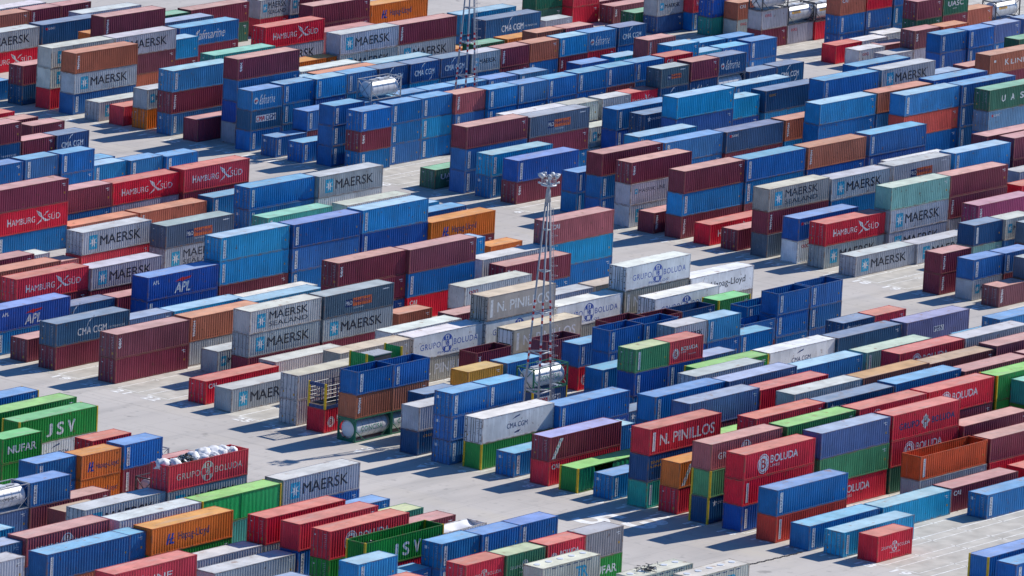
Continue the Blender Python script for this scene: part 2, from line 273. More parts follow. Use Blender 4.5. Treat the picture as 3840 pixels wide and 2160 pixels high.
(88.56,32.3,5.18,6.06,2.591,'mr','','dry','','short maroon container, next past a steel-grey box'),
(94.82,32.35,5.18,6.06,2.591,'nv','S','dry','','short navy container with white script lettering on a white tank'),
(94.82,32.35,2.59,6.06,2.591,'tk','','tank','','white tank container, midway up its stack'),
(119.75,45.56,2.59,6.06,2.594,'bl','T','dry','','short blue container in the same row as a short white container, topping a two-high stack'),
(139.19,45.15,0.0,6.06,2.591,'rd','','dry','','short red container, behind a white box'),
(145.76,36.74,2.59,6.06,2.591,'mr','X','dry','d','short maroon container with white three-letter vertical name on a grey box'),
(133.91,24.15,5.18,6.06,2.591,'bl','T','dry','','short blue container, second box before a short faded slate-blue container along its row'),
(140.18,23.96,5.18,6.06,2.591,'bl','T','dry','','short blue container with vertical white name panel, next before a faded slate-blue box'),
(129.44,10.85,5.18,12.19,2.591,'br','KL','dry','','long terracotta container with white serif lettering'),
(96.58,45.56,5.23,6.06,2.616,'pk','V','dry','','short faded rose container with white vertical name, behind a light blue box'),
(98.85,92.25,2.9,12.19,2.896,'or','L','dry','','long orange container with blue slanted-bar emblem at the top edge of the photo'),
(78.51,70.95,5.59,12.19,2.794,'mr','V','dry','','long maroon container with white vertical name, topping a three-high stack on a grey box'),
(78.51,70.95,2.79,12.19,2.794,'gy','M','dry','','long grey container with star emblem, under a maroon box'),
(66.26,70.95,5.59,12.19,2.794,'gy','M','dry','','long grey container with star emblem, topping a three-high stack on a grey box'),
(103.04,80.12,2.92,12.19,2.917,'lb','','dry','','long light blue container on a light blue box'),
(102.74,75.51,2.9,12.19,2.896,'nv','G','dry','','long navy container with lettering between two arcs, in front of a light blue box'),
(81.3,88.24,5.39,12.19,2.693,'mr','','dry','','long maroon container on a maroon box, behind a faded rose box'),
(141.69,83.4,0.0,12.19,2.528,'mr','X','dry','d','long maroon container with white three-letter vertical name, behind a dark green box'),
(137.34,74.76,0.0,6.06,2.453,'nv','','dry','d','short navy container, in front of a dark green box'),
(139.85,58.52,5.33,6.06,2.664,'tk','s','tank','','silver tank container with silver barrel, topping a three-high stack'),
(139.85,58.52,2.66,6.06,2.664,'gy','O','dry','','short grey container with small red lettering on a maroon box'),
(146.1,58.52,2.69,6.06,2.694,'tk','s','tank','','silver tank container with silver barrel, next before a silver tank'),
(152.22,58.23,2.59,6.06,2.591,'tk','s','tank','','silver tank container with silver barrel on a red box'),
(146.21,49.88,2.65,6.06,2.648,'bl','T','dry','d','short blue container with vertical white name panel on a blue box, under a terracotta box'),
(152.4,41.24,5.28,6.06,2.639,'mr','','dry','d','short maroon container, behind an orange-red box'),
(174.96,43.44,2.59,6.06,2.591,'tk','s','tank','','silver tank container with silver barrel, at the road end of its row'),
(38.02,109.5,2.74,12.19,2.743,'gy','M','dry','','long grey container with star emblem, next before a navy box'),
(51.26,109.96,2.74,12.19,2.744,'nv','h','dry','','long navy container with tiny red-and-white corner mark, next past a grey box'),
(40.96,88.08,5.39,12.19,2.693,'gy','M','dry','','long grey container with star emblem, next past an off-white box'),
(40.96,88.08,2.69,12.19,2.693,'mr','','dry','','long maroon container on a terracotta box'),
(64.69,97.35,2.74,12.19,2.743,'bl','S','dry','','long blue container with white script lettering'),
(48.94,97.0,5.79,12.19,2.896,'mr','V','dry','','long maroon container with white vertical name, behind a light blue box'),
(76.58,105.6,2.74,12.19,2.743,'mr','','dry','','long maroon container on a dark green box'),
(88.57,106.04,2.62,6.06,2.62,'gy','MS','dry','','short grey container with star and two-line lettering'),
(60.67,79.19,5.79,12.19,2.896,'rd','H','dry','d','long red container with white lettering and crossed-ribbon emblem, topping a three-high stack'),
(30.06,57.95,8.23,12.19,2.743,'mr','X','dry','','long maroon container with white three-letter vertical name, behind a blue box'),
(30.06,57.95,5.49,12.19,2.743,'bl','','dry','','long blue container on a deep blue box'),
(-137.51,-101.17,2.74,12.19,2.743,'gn','J','open','y','long green open-top container with three huge white letters'),
(-137.52,-96.77,2.9,12.19,2.896,'rd','B','dry','d','long red container with circled white letter B on a green box'),
(-136.55,-92.03,2.74,12.19,2.743,'rd','','dry','','long red container on a deep blue box'),
(-137.19,-88.33,2.74,12.19,2.743,'rd','','dry','d','long red container on a grey box'),
(-125.27,-96.98,0.0,12.19,2.896,'wh','','open','','long white open-top container'),
(-121.87,-105.61,2.59,6.06,2.591,'bl','T','dry','','short blue container, second box past a blue box in front of a green open-top'),
(-127.98,-105.7,2.59,6.06,2.591,'bl','T','dry','','short blue container, next past a blue box in front of a green open-top'),
(-134.1,-105.49,2.59,6.06,2.591,'bl','T','dry','d','short blue container with door facing the road, in front of the green open-top with scrap'),
(-120.87,-113.09,2.72,6.06,2.72,'gd','','dry','','short grimy grey-brown container'),
(-127.25,-113.29,2.72,6.06,2.72,'rd','B','dry','','short red container with circled white letter B, behind a cream box'),
(-133.69,-113.29,2.72,6.06,2.72,'sg','GP','dry','','short sage green container with small white crest'),
(-139.81,-113.08,2.72,6.06,2.72,'rd','GB','dry','d','short red container with round crest between words'),
(-132.65,-118.1,2.59,9.12,2.591,'be','FR','bulk','','medium cream bulk container with outlined cyan letters, in front of a sage green box'),
(-128.62,-126.38,2.6,9.12,2.605,'be','FR','bulk','','medium cream bulk container with outlined cyan letters, behind a cream box'),
(-125.08,-130.56,2.72,9.12,2.72,'be','FR','bulk','','medium cream bulk container with outlined cyan letters, in front of a cream box'),
(-146.76,-105.45,2.59,6.06,2.591,'lb','T','dry','','short light blue container with vertical white name panel, at the road end of its row'),
(-123.74,-40.73,2.74,12.19,2.743,'lg','','dry','','long lime-topped green container, behind a green box'),
(-125.18,-45.02,2.74,12.19,2.743,'gn','J','dry','y','long green container with three huge white letters'),
(-134.82,-48.62,2.67,6.06,2.669,'gn','NF','dry','','short green container with bold white lettering on a green box'),
(-126.57,-57.81,2.59,6.06,2.591,'bl','T','dry','','short blue container with vertical white name panel, behind a pinkish tank'),
(-133.54,-58.21,2.59,6.06,2.591,'or','L','dry','','short orange container with slanted-bar emblem and dark name on an orange box'),
(-139.66,-57.6,2.59,6.06,2.591,'bl','T','dry','','short blue container with vertical white name panel, next before an orange box'),
(-146.09,-62.61,2.56,6.06,2.562,'bl','T','dry','','short blue container with vertical white name panel, behind a tan-topped maroon box'),
(-152.22,-62.5,2.59,6.06,2.591,'tk','NW','tank','','white tank container with thin dark lettering'),
(-136.27,-74.75,5.39,12.19,2.693,'rd','GB','open','d','long red open-top container with round crest between words'),
(-136.27,-74.75,2.69,12.19,2.693,'gy','M','dry','','long grey container with star emblem, under a red open-top'),
(-148.55,-74.63,2.74,12.19,2.743,'gy','M','dry','d','long grey container with star emblem, behind a white box'),
(-149.16,-79.74,2.74,12.19,2.743,'wp','','dry','','long white container, behind an orange box'),
(-136.81,-79.78,2.74,12.19,2.743,'lg','','curtain','y','long lime-topped green curtain-sided container with yellow corner posts on a teal box'),
(-123.56,-79.07,2.74,12.19,2.743,'gy','M','dry','','long grey container with star emblem, behind a blue box'),
(-162.38,-79.43,2.9,12.19,2.896,'pk','GW','dry','','long faded rose container with white lettering around crest on a blue box'),
(-149.21,-83.93,2.74,12.19,2.743,'or','L','dry','','long orange container with slanted-bar emblem and dark name on a green box'),
(-164.77,-84.18,2.74,12.19,2.743,'bl','W','dry','','long blue container with vertical white strip'),
(-164.75,-92.69,2.59,12.19,2.591,'rd','NE','dry','','long red container with white serif lettering'),
(-149.89,-88.36,0.0,12.19,2.896,'gy','','dry','','long grey container, next before a grey box'),
(-149.06,-91.99,0.0,12.19,2.591,'gy','','dry','','long grey container, in front of a grey box'),
(-127.38,-62.61,0.0,6.06,2.577,'tk','p','tank','','pinkish tank container with pinkish barrel'),
(-120.98,-53.97,0.0,6.06,2.487,'tk','','tank','','white tank container, standing on the ground'),
(-82.64,-53.59,5.18,6.06,2.591,'gn','','flat','','green flat rack with yellow-edged end walls carrying a grey crate-like cargo'),
(-89.06,-53.33,2.59,6.06,2.7,'nv','R','flat','y','navy flat rack with yellow posts and open rails, standing on a red container'),
]
OTHERS = [
(-49.2,-118.36,0.0,12.19,2.591,'rd','','dry',''),
(-61.13,-109.38,0.0,12.19,2.794,'dg','','dry',''),
(-48.57,-109.72,0.0,12.19,2.743,'mr','','dry','h'),
(-36.92,-107.89,5.18,6.06,2.591,'tl','','dry',''),
(-36.92,-107.89,2.59,6.06,2.591,'gn','','dry',''),
(-36.92,-107.89,0.0,6.06,2.591,'mr','','dry','h'),
(-50.16,-114.43,0.0,12.19,2.591,'rd','','dry',''),
(-85.85,-142.49,0.0,12.19,2.896,'bl','T','dry',''),
(-74.08,-105.19,2.79,12.19,2.794,'gy','','dry','h'),
(-74.08,-105.19,0.0,12.19,2.794,'br','','dry','h'),
(-61.51,-105.31,2.79,12.19,2.794,'rd','','dry','h'),
(-61.51,-105.31,0.0,12.19,2.794,'bl','','dry','h'),
(-48.91,-105.21,2.79,12.19,2.794,'mr','','dry',''),
(-48.91,-105.21,0.0,12.19,2.794,'nv','','dry','h'),
(-36.32,-105.33,2.79,12.19,2.794,'gn','','dry','y'),
(-36.32,-105.33,0.0,12.19,2.794,'gn','','dry','h'),
(-73.54,-96.6,2.9,12.19,2.896,'lg','','dry',''),
(-73.54,-96.6,0.0,12.19,2.896,'mr','','dry','h'),
(-83.89,-71.25,2.56,6.06,2.563,'bl','T','dry',''),
(-83.89,-71.25,0.0,6.06,2.563,'bl','','dry','h'),
(-83.68,-62.61,2.55,6.06,2.553,'nv','','dry',''),
(-83.68,-62.61,0.0,6.06,2.553,'bl','','dry','h'),
(-73.9,-75.48,0.0,12.19,2.591,'bd','','dry',''),
(-77.8,-79.35,0.0,12.19,2.896,'lb','','dry',''),
(-61.3,-74.93,0.0,12.19,2.591,'nv','K','dry','y'),
(-73.85,-87.91,2.79,12.19,2.794,'bl','','dry',''),
(-73.85,-87.91,0.0,12.19,2.794,'mr','','dry','h'),
(-73.48,-92.14,2.79,12.19,2.794,'mr','','dry',''),
(-73.48,-92.14,0.0,12.19,2.794,'br','','dry','h'),
(-73.67,-100.89,2.79,12.19,2.794,'nv','','dry','h'),
(-73.67,-100.89,0.0,12.19,2.794,'mr','','dry','h'),
(-61.22,-92.25,2.69,12.19,2.693,'bd','','dry','h'),
(-61.22,-92.25,0.0,12.19,2.693,'rd','','dry','h'),
(-61.13,-96.61,2.79,12.19,2.794,'mr','','dry','h'),
(-61.13,-96.61,0.0,12.19,2.794,'mr','','dry','h'),
(-61.41,-101.05,2.79,12.19,2.794,'bl','','dry','h'),
(-61.41,-101.05,0.0,12.19,2.794,'mr','','dry','h'),
(-48.42,-100.65,2.79,12.19,2.794,'bd','','dry','h'),
(-48.42,-100.65,0.0,12.19,2.794,'gy','','dry','h'),
(-48.88,-96.73,2.79,12.19,2.794,'bl','','dry','h'),
(-48.88,-96.73,0.0,12.19,2.794,'bd','','dry','h'),
(-36.16,-100.99,2.69,12.19,2.693,'bl','','dry','h'),
(-36.16,-100.99,0.0,12.19,2.693,'mr','','dry','h'),
(-36.1,-96.4,2.69,12.19,2.693,'bl','','dry','h'),
(-36.1,-96.4,0.0,12.19,2.693,'nv','','dry','h'),
(-35.77,-92.13,2.79,12.19,2.794,'bl','','dry','h'),
(-35.77,-92.13,0.0,12.19,2.794,'bl','','dry','h'),
(-48.71,-87.81,2.59,12.19,2.591,'bl','','dry','h'),
(-48.71,-87.81,0.0,12.19,2.591,'bl','','dry','h'),
(-35.81,-87.79,2.59,12.19,2.591,'mr','','dry','h'),
(-35.81,-87.79,0.0,12.19,2.591,'mr','','dry','h'),
(-61.6,-88.41,2.79,12.19,2.794,'bl','','dry','h'),
(-61.6,-88.41,0.0,12.19,2.794,'bl','','dry','h'),
(-23.36,-92.18,2.79,12.19,2.794,'gy','','dry','h'),
(-23.36,-92.18,0.0,12.19,2.794,'br','','dry','h'),
(-23.85,-96.6,5.59,12.19,2.794,'mr','','dry',''),
(-23.85,-96.6,2.79,12.19,2.794,'mr','','dry','h'),
(-23.85,-96.6,0.0,12.19,2.794,'rd','','dry','h'),
(-23.31,-100.96,5.39,12.19,2.693,'mr','','dry',''),
(-23.31,-100.96,2.69,12.19,2.693,'mr','','dry','h'),
(-23.31,-100.96,0.0,12.19,2.693,'bl','','dry','h'),
(-35.89,-74.96,0.0,12.19,2.743,'mr','','dry','h'),
(-23.5,-75.21,0.0,12.19,2.743,'bd','','dry','h'),
(-10.65,-75.43,0.0,12.19,2.743,'gy','','dry','h'),
(-48.46,-75.09,2.74,12.19,2.743,'lg','','dry','y'),
(-48.46,-75.09,0.0,12.19,2.743,'bl','','dry','h'),
(-61.4,-83.8,2.69,12.19,2.693,'br','','dry','h'),
(-61.4,-83.8,0.0,12.19,2.693,'bd','','dry','h'),
(-57.85,-70.77,0.0,6.06,2.591,'bl','','dry',''),
(-51.7,-70.76,2.59,6.06,2.591,'bd','T','dry',''),
(-51.7,-70.76,0.0,6.06,2.591,'bl','','dry','h'),
(-58.49,-66.93,0.0,6.06,2.471,'bl','T','dry',''),
(-51.21,-58.09,0.0,6.06,2.591,'rd','B','dry',''),
(-51.83,-62.61,2.55,6.06,2.548,'bl','T','dry',''),
(-51.83,-62.61,0.0,6.06,2.548,'gy','','dry','h'),
(-45.72,-62.61,2.52,6.06,2.516,'bl','','dry','h'),
(-45.72,-62.61,0.0,6.06,2.516,'mr','','dry','h'),
(-45.22,-66.46,2.59,6.06,2.591,'bl','','dry',''),
(-45.22,-66.46,0.0,6.06,2.591,'br','','dry','h'),
(-39.08,-66.5,2.59,6.06,2.591,'bl','','dry',''),
(-39.08,-66.5,0.0,6.06,2.591,'gy','','dry','h'),
(-32.86,-66.49,0.0,6.06,2.591,'bl','','dry','h'),
(-45.4,-70.7,2.59,6.06,2.591,'fb','','dry',''),
(-45.4,-70.7,0.0,6.06,2.591,'br','','dry','h'),
(-18.72,-70.22,2.62,6.06,2.616,'nv','K','dry','d'),
(-18.72,-70.22,0.0,6.06,2.616,'mr','','dry','h'),
(-12.6,-70.22,2.64,6.06,2.641,'rd','','dry',''),
(-12.6,-70.22,0.0,6.06,2.641,'gy','','dry','h'),
(-10.88,-88.04,5.39,12.19,2.693,'bl','T','dry','d'),
(-10.88,-88.04,2.69,12.19,2.693,'br','','dry','h'),
(-10.88,-88.04,0.0,12.19,2.693,'gy','','dry','h'),
(-11.21,-83.98,2.74,12.19,2.743,'bl','','dry',''),
(-11.21,-83.98,0.0,12.19,2.743,'nv','','dry','h'),
(-72.67,-22.94,0.0,12.19,2.744,'gy','','dry',''),
(-73.13,-31.79,0.0,12.19,2.591,'mr','','dry',''),
(-60.57,-31.84,0.0,12.19,2.591,'mr','','dry',''),
(-83.79,-58.29,2.54,6.06,2.537,'br','','dry',''),
(-73.56,-45.03,0.0,12.19,2.743,'br','','dry','h'),
(-48.49,-45.24,0.0,12.19,2.794,'bl','','dry','h'),
(-49.11,-49.65,0.0,12.19,2.743,'nv','','dry',''),
(-63.56,-53.54,0.0,6.06,2.591,'nv','','dry','h'),
(-51.84,-53.97,0.0,6.06,2.461,'bl','','dry','h'),
(-39.35,-53.43,0.0,6.06,2.591,'bl','','dry','h'),
(-33.24,-53.97,0.0,6.06,2.469,'gy','','dry','h'),
(-64.21,-58.29,2.49,6.06,2.488,'bl','','dry',''),
(-64.21,-58.29,0.0,6.06,2.488,'bl','','dry','h'),
(-71.03,-58.29,0.0,6.06,2.497,'br','','dry','h'),
(-64.99,-62.56,0.0,6.06,2.591,'nv','Gr','dry','y'),
(-47.7,-23.17,2.79,12.19,2.794,'mr','','dry',''),
(-47.7,-23.17,0.0,12.19,2.794,'bd','','dry',''),
(-35.45,-23.51,0.0,12.19,2.794,'rd','C','dry',''),
(-22.01,-14.27,2.59,12.19,2.591,'lb','','dry',''),
(-22.01,-14.27,0.0,12.19,2.591,'bl','','dry','h'),
(-9.94,-6.2,0.0,12.19,2.743,'mr','','dry',''),
(-7.14,-10.66,0.0,6.06,2.591,'or','','dry',''),
(-21.93,-23.56,0.0,12.19,2.743,'bl','','dry','h'),
(-22.77,-27.64,0.0,12.19,2.743,'bl','','dry',''),
(-35.61,-31.9,0.0,12.19,2.743,'rd','','dry',''),
(-50.6,-39.98,2.65,6.06,2.648,'mr','V','dry',''),
(-50.6,-39.98,0.0,6.06,2.648,'bd','','dry','h'),
(-45.42,-27.87,0.0,6.06,2.591,'br','','dry',''),
(-59.78,-41.01,0.0,12.19,2.577,'br','','dry','h'),
(-35.81,-40.95,2.74,12.19,2.743,'gy','','dry',''),
(-35.81,-40.95,0.0,12.19,2.743,'bd','','dry','h'),
(-23.16,-40.77,2.74,12.19,2.743,'tn','M','dry',''),
(-23.16,-40.77,0.0,12.19,2.743,'bl','','dry','h'),
(-23.13,-45.05,0.0,12.19,2.794,'nv','','dry',''),
(-35.54,-44.96,0.0,12.19,2.743,'tn','','dry',''),
(-10.88,-45.18,0.0,12.19,2.743,'tn','','dry',''),
(-23.31,-49.46,0.0,12.19,2.743,'tn','','dry','h'),
(-20.0,-53.79,2.59,6.06,2.591,'gn','','dry','y'),
(-20.0,-53.79,0.0,6.06,2.591,'bl','','dry','h'),
(-27.03,-53.97,0.0,6.06,2.458,'bl','','dry','h'),
(-27.17,-62.65,0.0,6.06,2.45,'mr','','dry',''),
(-20.17,-57.94,0.0,6.06,2.591,'mr','','dry','h'),
(-20.82,-62.61,0.0,6.06,2.532,'bl','','dry',''),
(-14.52,-62.61,2.55,6.06,2.546,'bl','T','dry',''),
(-14.52,-62.61,0.0,6.06,2.546,'bl','','dry',''),
(-35.13,-6.06,0.0,12.19,2.794,'bl','T','dry',''),
(-22.2,-5.71,0.0,12.19,2.794,'bl','','dry','h'),
(-47.37,15.44,0.0,12.19,2.743,'rd','','dry',''),
(-60.58,2.31,0.0,12.19,2.591,'mr','','dry',''),
(-72.83,2.67,0.0,12.19,2.744,'mr','','dry',''),
(-85.57,-6.03,0.0,12.19,2.591,'bl','T','dry',''),
(-73.13,-1.73,0.0,12.19,2.591,'nv','G','dry',''),
(-60.88,-2.01,0.0,12.19,2.591,'mr','','dry',''),
(-73.41,-10.58,0.0,12.19,2.591,'fb','','dry',''),
(-48.91,-11.27,0.0,12.19,2.5,'wh','','dry',''),
(-35.11,28.02,0.0,12.19,2.591,'br','','dry',''),
(-73.06,6.64,2.74,12.19,2.744,'br','','dry',''),
(-73.06,6.64,0.0,12.19,2.744,'mr','','dry','h'),
(-57.06,15.24,0.0,6.06,2.591,'pk','','dry',''),
(-68.7,11.86,2.61,6.06,2.607,'mr','','dry',''),
(-68.7,11.86,0.0,6.06,2.607,'nv','','dry','h'),
(-57.24,19.59,0.0,6.06,2.591,'wh','','dry',''),
(-35.6,31.9,0.0,12.19,2.896,'bl','','dry',''),
(-22.61,32.47,0.0,12.19,2.743,'gy','','dry',''),
(-10.36,31.82,0.0,12.19,2.896,'mr','','dry',''),
(0.87,19.95,0.0,12.19,2.743,'wh','','dry',''),
(1.24,15.74,0.0,12.19,2.591,'gw','','dry',''),
(-9.87,2.43,2.59,12.19,2.591,'lb','','dry',''),
(-9.87,2.43,0.0,12.19,2.591,'br','','dry','h'),
(-10.31,-2.09,2.74,12.19,2.743,'bl','','dry',''),
(-10.31,-2.09,0.0,12.19,2.743,'rd','','dry','h'),
(-28.93,49.39,2.59,6.06,2.591,'bl','','dry',''),
(-28.93,49.39,0.0,6.06,2.591,'bl','','dry','h'),
(-22.11,49.64,0.0,6.06,2.591,'bl','','dry','h'),
(-15.7,49.46,0.0,6.06,2.591,'bl','','dry',''),
(3.72,49.35,0.0,6.06,2.591,'bl','T','dry',''),
(-7.23,53.51,0.0,6.06,2.591,'bl','','dry',''),
(-7.24,57.83,0.0,6.06,2.591,'br','','dry','h'),
(-13.36,58.11,0.0,6.06,2.591,'rd','','dry','h'),
(-23.0,57.84,5.18,12.19,2.591,'mr','','dry',''),
(-23.0,57.84,2.59,12.19,2.591,'nv','G','dry',''),
(-23.0,57.84,0.0,12.19,2.591,'gy','','dry','h'),
(-5.02,63.94,2.59,6.06,2.591,'mr','','dry',''),
(-5.02,63.94,0.0,6.06,2.591,'nv','','dry','h'),
(-6.37,67.16,2.67,6.06,2.67,'mr','','dry',''),
(-6.37,67.16,0.0,6.06,2.67,'mr','','dry','h'),
(-5.97,71.48,2.65,6.06,2.649,'rd','','dry',''),
(-5.97,71.48,0.0,6.06,2.649,'br','','dry','h'),
(24.73,92.26,0.0,6.06,2.591,'nv','','dry','d'),
(28.5,88.1,2.69,12.19,2.693,'gw','M','dry',''),
(28.5,88.1,0.0,12.19,2.693,'rd','','dry',''),
(27.74,74.76,0.0,12.19,2.525,'rd','H','dry',''),
(25.28,71.39,2.59,6.06,2.591,'gy','M','dry',''),
(25.28,71.39,0.0,6.06,2.591,'or','','dry','d'),
(24.87,53.66,0.0,6.06,2.591,'bl','T','dry',''),
(31.75,54.2,2.59,6.06,2.591,'bl','T','dry',''),
(31.75,54.2,0.0,6.06,2.591,'bl','','dry',''),
(38.05,54.09,2.59,6.06,2.591,'bl','','dry',''),
(38.05,54.09,0.0,6.06,2.591,'gy','','dry','h'),
(30.73,49.33,0.0,6.06,2.591,'mr','','dry',''),
(25.54,40.85,2.59,6.06,2.591,'bl','T','dry',''),
(25.54,40.85,0.0,6.06,2.591,'bl','T','dry',''),
(32.31,36.92,2.61,6.06,2.611,'bl','T','dry',''),
(32.31,36.92,0.0,6.06,2.611,'bl','T','dry',''),
(38.43,36.92,2.62,6.06,2.624,'lb','T','dry',''),
(38.43,36.92,0.0,6.06,2.624,'bl','T','dry',''),
(44.55,36.43,2.59,6.06,2.591,'bl','T','dry',''),
(44.55,36.43,0.0,6.06,2.591,'bl','','dry',''),
(50.67,36.04,2.59,6.06,2.591,'bl','T','dry',''),
(50.67,36.04,0.0,6.06,2.591,'bd','','dry','h'),
(56.79,35.99,2.59,6.06,2.591,'bl','','dry',''),
(56.79,35.99,0.0,6.06,2.591,'mr','','dry','h'),
(62.92,35.95,2.59,6.06,2.591,'bl','T','dry',''),
(62.92,35.95,0.0,6.06,2.591,'mr','','dry','h'),
(69.56,36.25,2.59,6.06,2.591,'bl','','dry',''),
(69.56,36.25,0.0,6.06,2.591,'br','','dry','h'),
(75.82,36.31,2.59,6.06,2.591,'mr','','dry',''),
(75.82,36.31,0.0,6.06,2.591,'rd','','dry','h'),
(82.06,36.43,5.18,6.06,2.591,'bl','T','dry',''),
(82.06,36.43,2.59,6.06,2.591,'bl','','dry',''),
(82.06,36.43,0.0,6.06,2.591,'br','','dry','h'),
(88.68,36.67,5.18,6.06,2.591,'rd','C','dry',''),
(88.68,36.67,2.59,6.06,2.591,'bl','','dry','h'),
(88.68,36.67,0.0,6.06,2.591,'br','','dry','h'),
(36.85,48.85,2.59,6.06,2.591,'bl','','dry',''),
(36.85,48.85,0.0,6.06,2.591,'gy','','dry','h'),
(49.08,49.49,2.59,6.06,2.591,'bl','T','dry',''),
(49.08,49.49,0.0,6.06,2.591,'rd','','dry','h'),
(55.2,49.42,2.59,6.06,2.591,'bl','','dry',''),
(55.2,49.42,0.0,6.06,2.591,'mr','','dry','h'),
(61.42,49.47,2.59,6.06,2.591,'bl','T','dry',''),
(61.42,49.47,0.0,6.06,2.591,'gy','','dry','h'),
(67.59,49.32,2.59,6.06,2.591,'bl','T','dry',''),
(67.59,49.32,0.0,6.06,2.591,'br','','dry','h'),
(74.04,49.25,2.59,6.06,2.591,'bl','T','dry',''),
(74.04,49.25,0.0,6.06,2.591,'gy','','dry','h'),
(42.96,49.01,2.59,6.06,2.591,'bl','T','dry',''),
(42.96,49.01,0.0,6.06,2.591,'bl','','dry','h'),
(44.28,54.07,5.18,6.06,2.591,'bl','T','dry',''),
(44.28,54.07,2.59,6.06,2.591,'bl','','dry',''),
(44.28,54.07,0.0,6.06,2.591,'mr','','dry','h'),
(50.4,53.89,5.18,6.06,2.591,'nv','G','dry',''),
(50.4,53.89,2.59,6.06,2.591,'lb','','dry',''),
(50.4,53.89,0.0,6.06,2.591,'bl','','dry','h'),
(56.52,53.63,2.59,6.06,2.591,'lb','','dry',''),
(56.52,53.63,0.0,6.06,2.591,'gy','','dry','h'),
(62.9,53.75,2.59,6.06,2.591,'bl','','dry',''),
(62.9,53.75,0.0,6.06,2.591,'nv','','dry','h'),
(69.02,53.5,2.59,6.06,2.591,'bl','','dry',''),
(69.02,53.5,0.0,6.06,2.591,'bl','','dry','h'),
(75.35,53.6,2.59,6.06,2.591,'mr','','dry',''),
(75.35,53.6,0.0,6.06,2.591,'bl','','dry','h'),
(81.76,53.73,2.59,6.06,2.591,'bl','T','dry',''),
(81.76,53.73,0.0,6.06,2.591,'mr','','dry','h'),
(88.28,53.83,2.59,6.06,2.591,'mr','X','dry',''),
(88.28,53.83,0.0,6.06,2.591,'rd','','dry','h'),
(94.71,54.03,2.59,6.06,2.591,'rd','','dry',''),
(94.71,54.03,0.0,6.06,2.591,'bd','','dry','h'),
(101.37,54.13,2.59,6.06,2.591,'bl','','dry',''),
(101.37,54.13,0.0,6.06,2.591,'bl','','dry','h'),
(28.73,19.57,0.0,12.19,2.794,'bl','T','dry',''),
(28.95,15.58,0.0,12.19,2.743,'bl','T','dry','d'),
(41.69,19.86,0.0,12.19,2.693,'bl','','dry',''),
(26.84,2.94,2.59,6.06,2.591,'bl','W','dry',''),
(26.84,2.94,0.0,6.06,2.591,'bl','W','dry',''),
(28.66,-1.71,0.0,12.19,2.794,'bl','T','dry',''),
(40.51,-14.77,2.79,12.19,2.794,'bl','T','dry',''),
(40.51,-14.77,0.0,12.19,2.794,'mr','','dry',''),
(53.14,-14.85,2.79,12.19,2.794,'bd','','dry',''),
(53.14,-14.85,0.0,12.19,2.794,'br','','dry','h'),
(66.54,-14.57,2.79,12.19,2.794,'bd','T','dry',''),
(66.54,-14.57,0.0,12.19,2.794,'gy','','dry','h'),
(40.13,-27.96,2.69,12.19,2.693,'bl','','dry',''),
(40.13,-27.96,0.0,12.19,2.693,'nv','','dry','h'),
(53.29,-27.66,2.69,12.19,2.693,'bd','','dry','h'),
(53.29,-27.66,0.0,12.19,2.693,'bl','','dry','h'),
(66.4,-27.61,2.69,12.19,2.693,'bl','','dry',''),
(66.4,-27.61,0.0,12.19,2.693,'bl','','dry','h'),
(40.39,-36.62,0.0,12.19,2.794,'gy','M','dry',''),
(53.95,-35.87,0.0,12.19,2.693,'gy','','dry',''),
(53.54,-40.41,0.0,12.19,2.591,'nv','','dry','h'),
(27.61,-32.36,0.0,12.19,2.743,'wh','O','dry',''),
(30.22,-58.39,2.45,6.06,2.45,'bl','T','dry',''),
(30.22,-58.39,0.0,6.06,2.45,'mr','','dry',''),
(29.36,-62.61,2.51,6.06,2.514,'st','','dry',''),
(29.36,-62.61,0.0,6.06,2.514,'br','','dry',''),
(39.89,-47.22,0.0,6.06,2.591,'sf','','dry',''),
(46.03,-47.5,2.59,6.06,2.591,'gw','M','dry',''),
(46.03,-47.5,0.0,6.06,2.591,'bl','','dry',''),
(46.31,-51.18,2.59,6.06,2.591,'st','','dry',''),
(46.31,-51.18,0.0,6.06,2.591,'mr','','dry',''),
(79.75,-27.32,5.59,12.19,2.794,'mr','','dry',''),
(79.75,-27.32,2.79,12.19,2.794,'mr','','dry',''),
(79.75,-27.32,0.0,12.19,2.794,'bl','','dry','h'),
(79.21,-23.58,5.39,12.19,2.693,'mr','','dry',''),
(79.21,-23.58,2.69,12.19,2.693,'bl','','dry','h'),
(79.21,-23.58,0.0,12.19,2.693,'bd','','dry','h'),
(74.38,-32.06,2.74,12.19,2.743,'gy','','dry',''),
(74.38,-32.06,0.0,12.19,2.743,'mr','','dry','h'),
(68.37,-36.53,2.59,12.19,2.591,'rd','','dry',''),
(68.37,-36.53,0.0,12.19,2.591,'bl','','dry','h'),
(66.39,-18.9,2.74,12.19,2.743,'wh','','dry',''),
(66.39,-18.9,0.0,12.19,2.743,'bd','','dry','h'),
(66.22,24.77,0.0,12.19,2.744,'bd','T','dry',''),
(66.28,20.48,0.0,12.19,2.744,'bl','','dry','h'),
(53.6,11.69,0.0,12.19,2.743,'bl','','dry','h'),
(53.12,7.18,0.0,12.19,2.744,'bl','','dry',''),
(65.38,6.73,0.0,12.19,2.743,'mr','','dry',''),
(78.33,6.94,2.74,12.19,2.743,'br','V','dry',''),
(78.33,6.94,0.0,12.19,2.743,'lb','','dry',''),
(92.07,7.37,2.74,12.19,2.743,'bl','T','dry','h'),
(92.07,7.37,0.0,12.19,2.743,'bd','','dry','h'),
(92.63,-1.36,0.0,12.19,2.794,'bl','','dry',''),
(104.96,-1.65,2.79,12.19,2.794,'bl','T','dry',''),
(104.96,-1.65,0.0,12.19,2.794,'bl','T','dry',''),
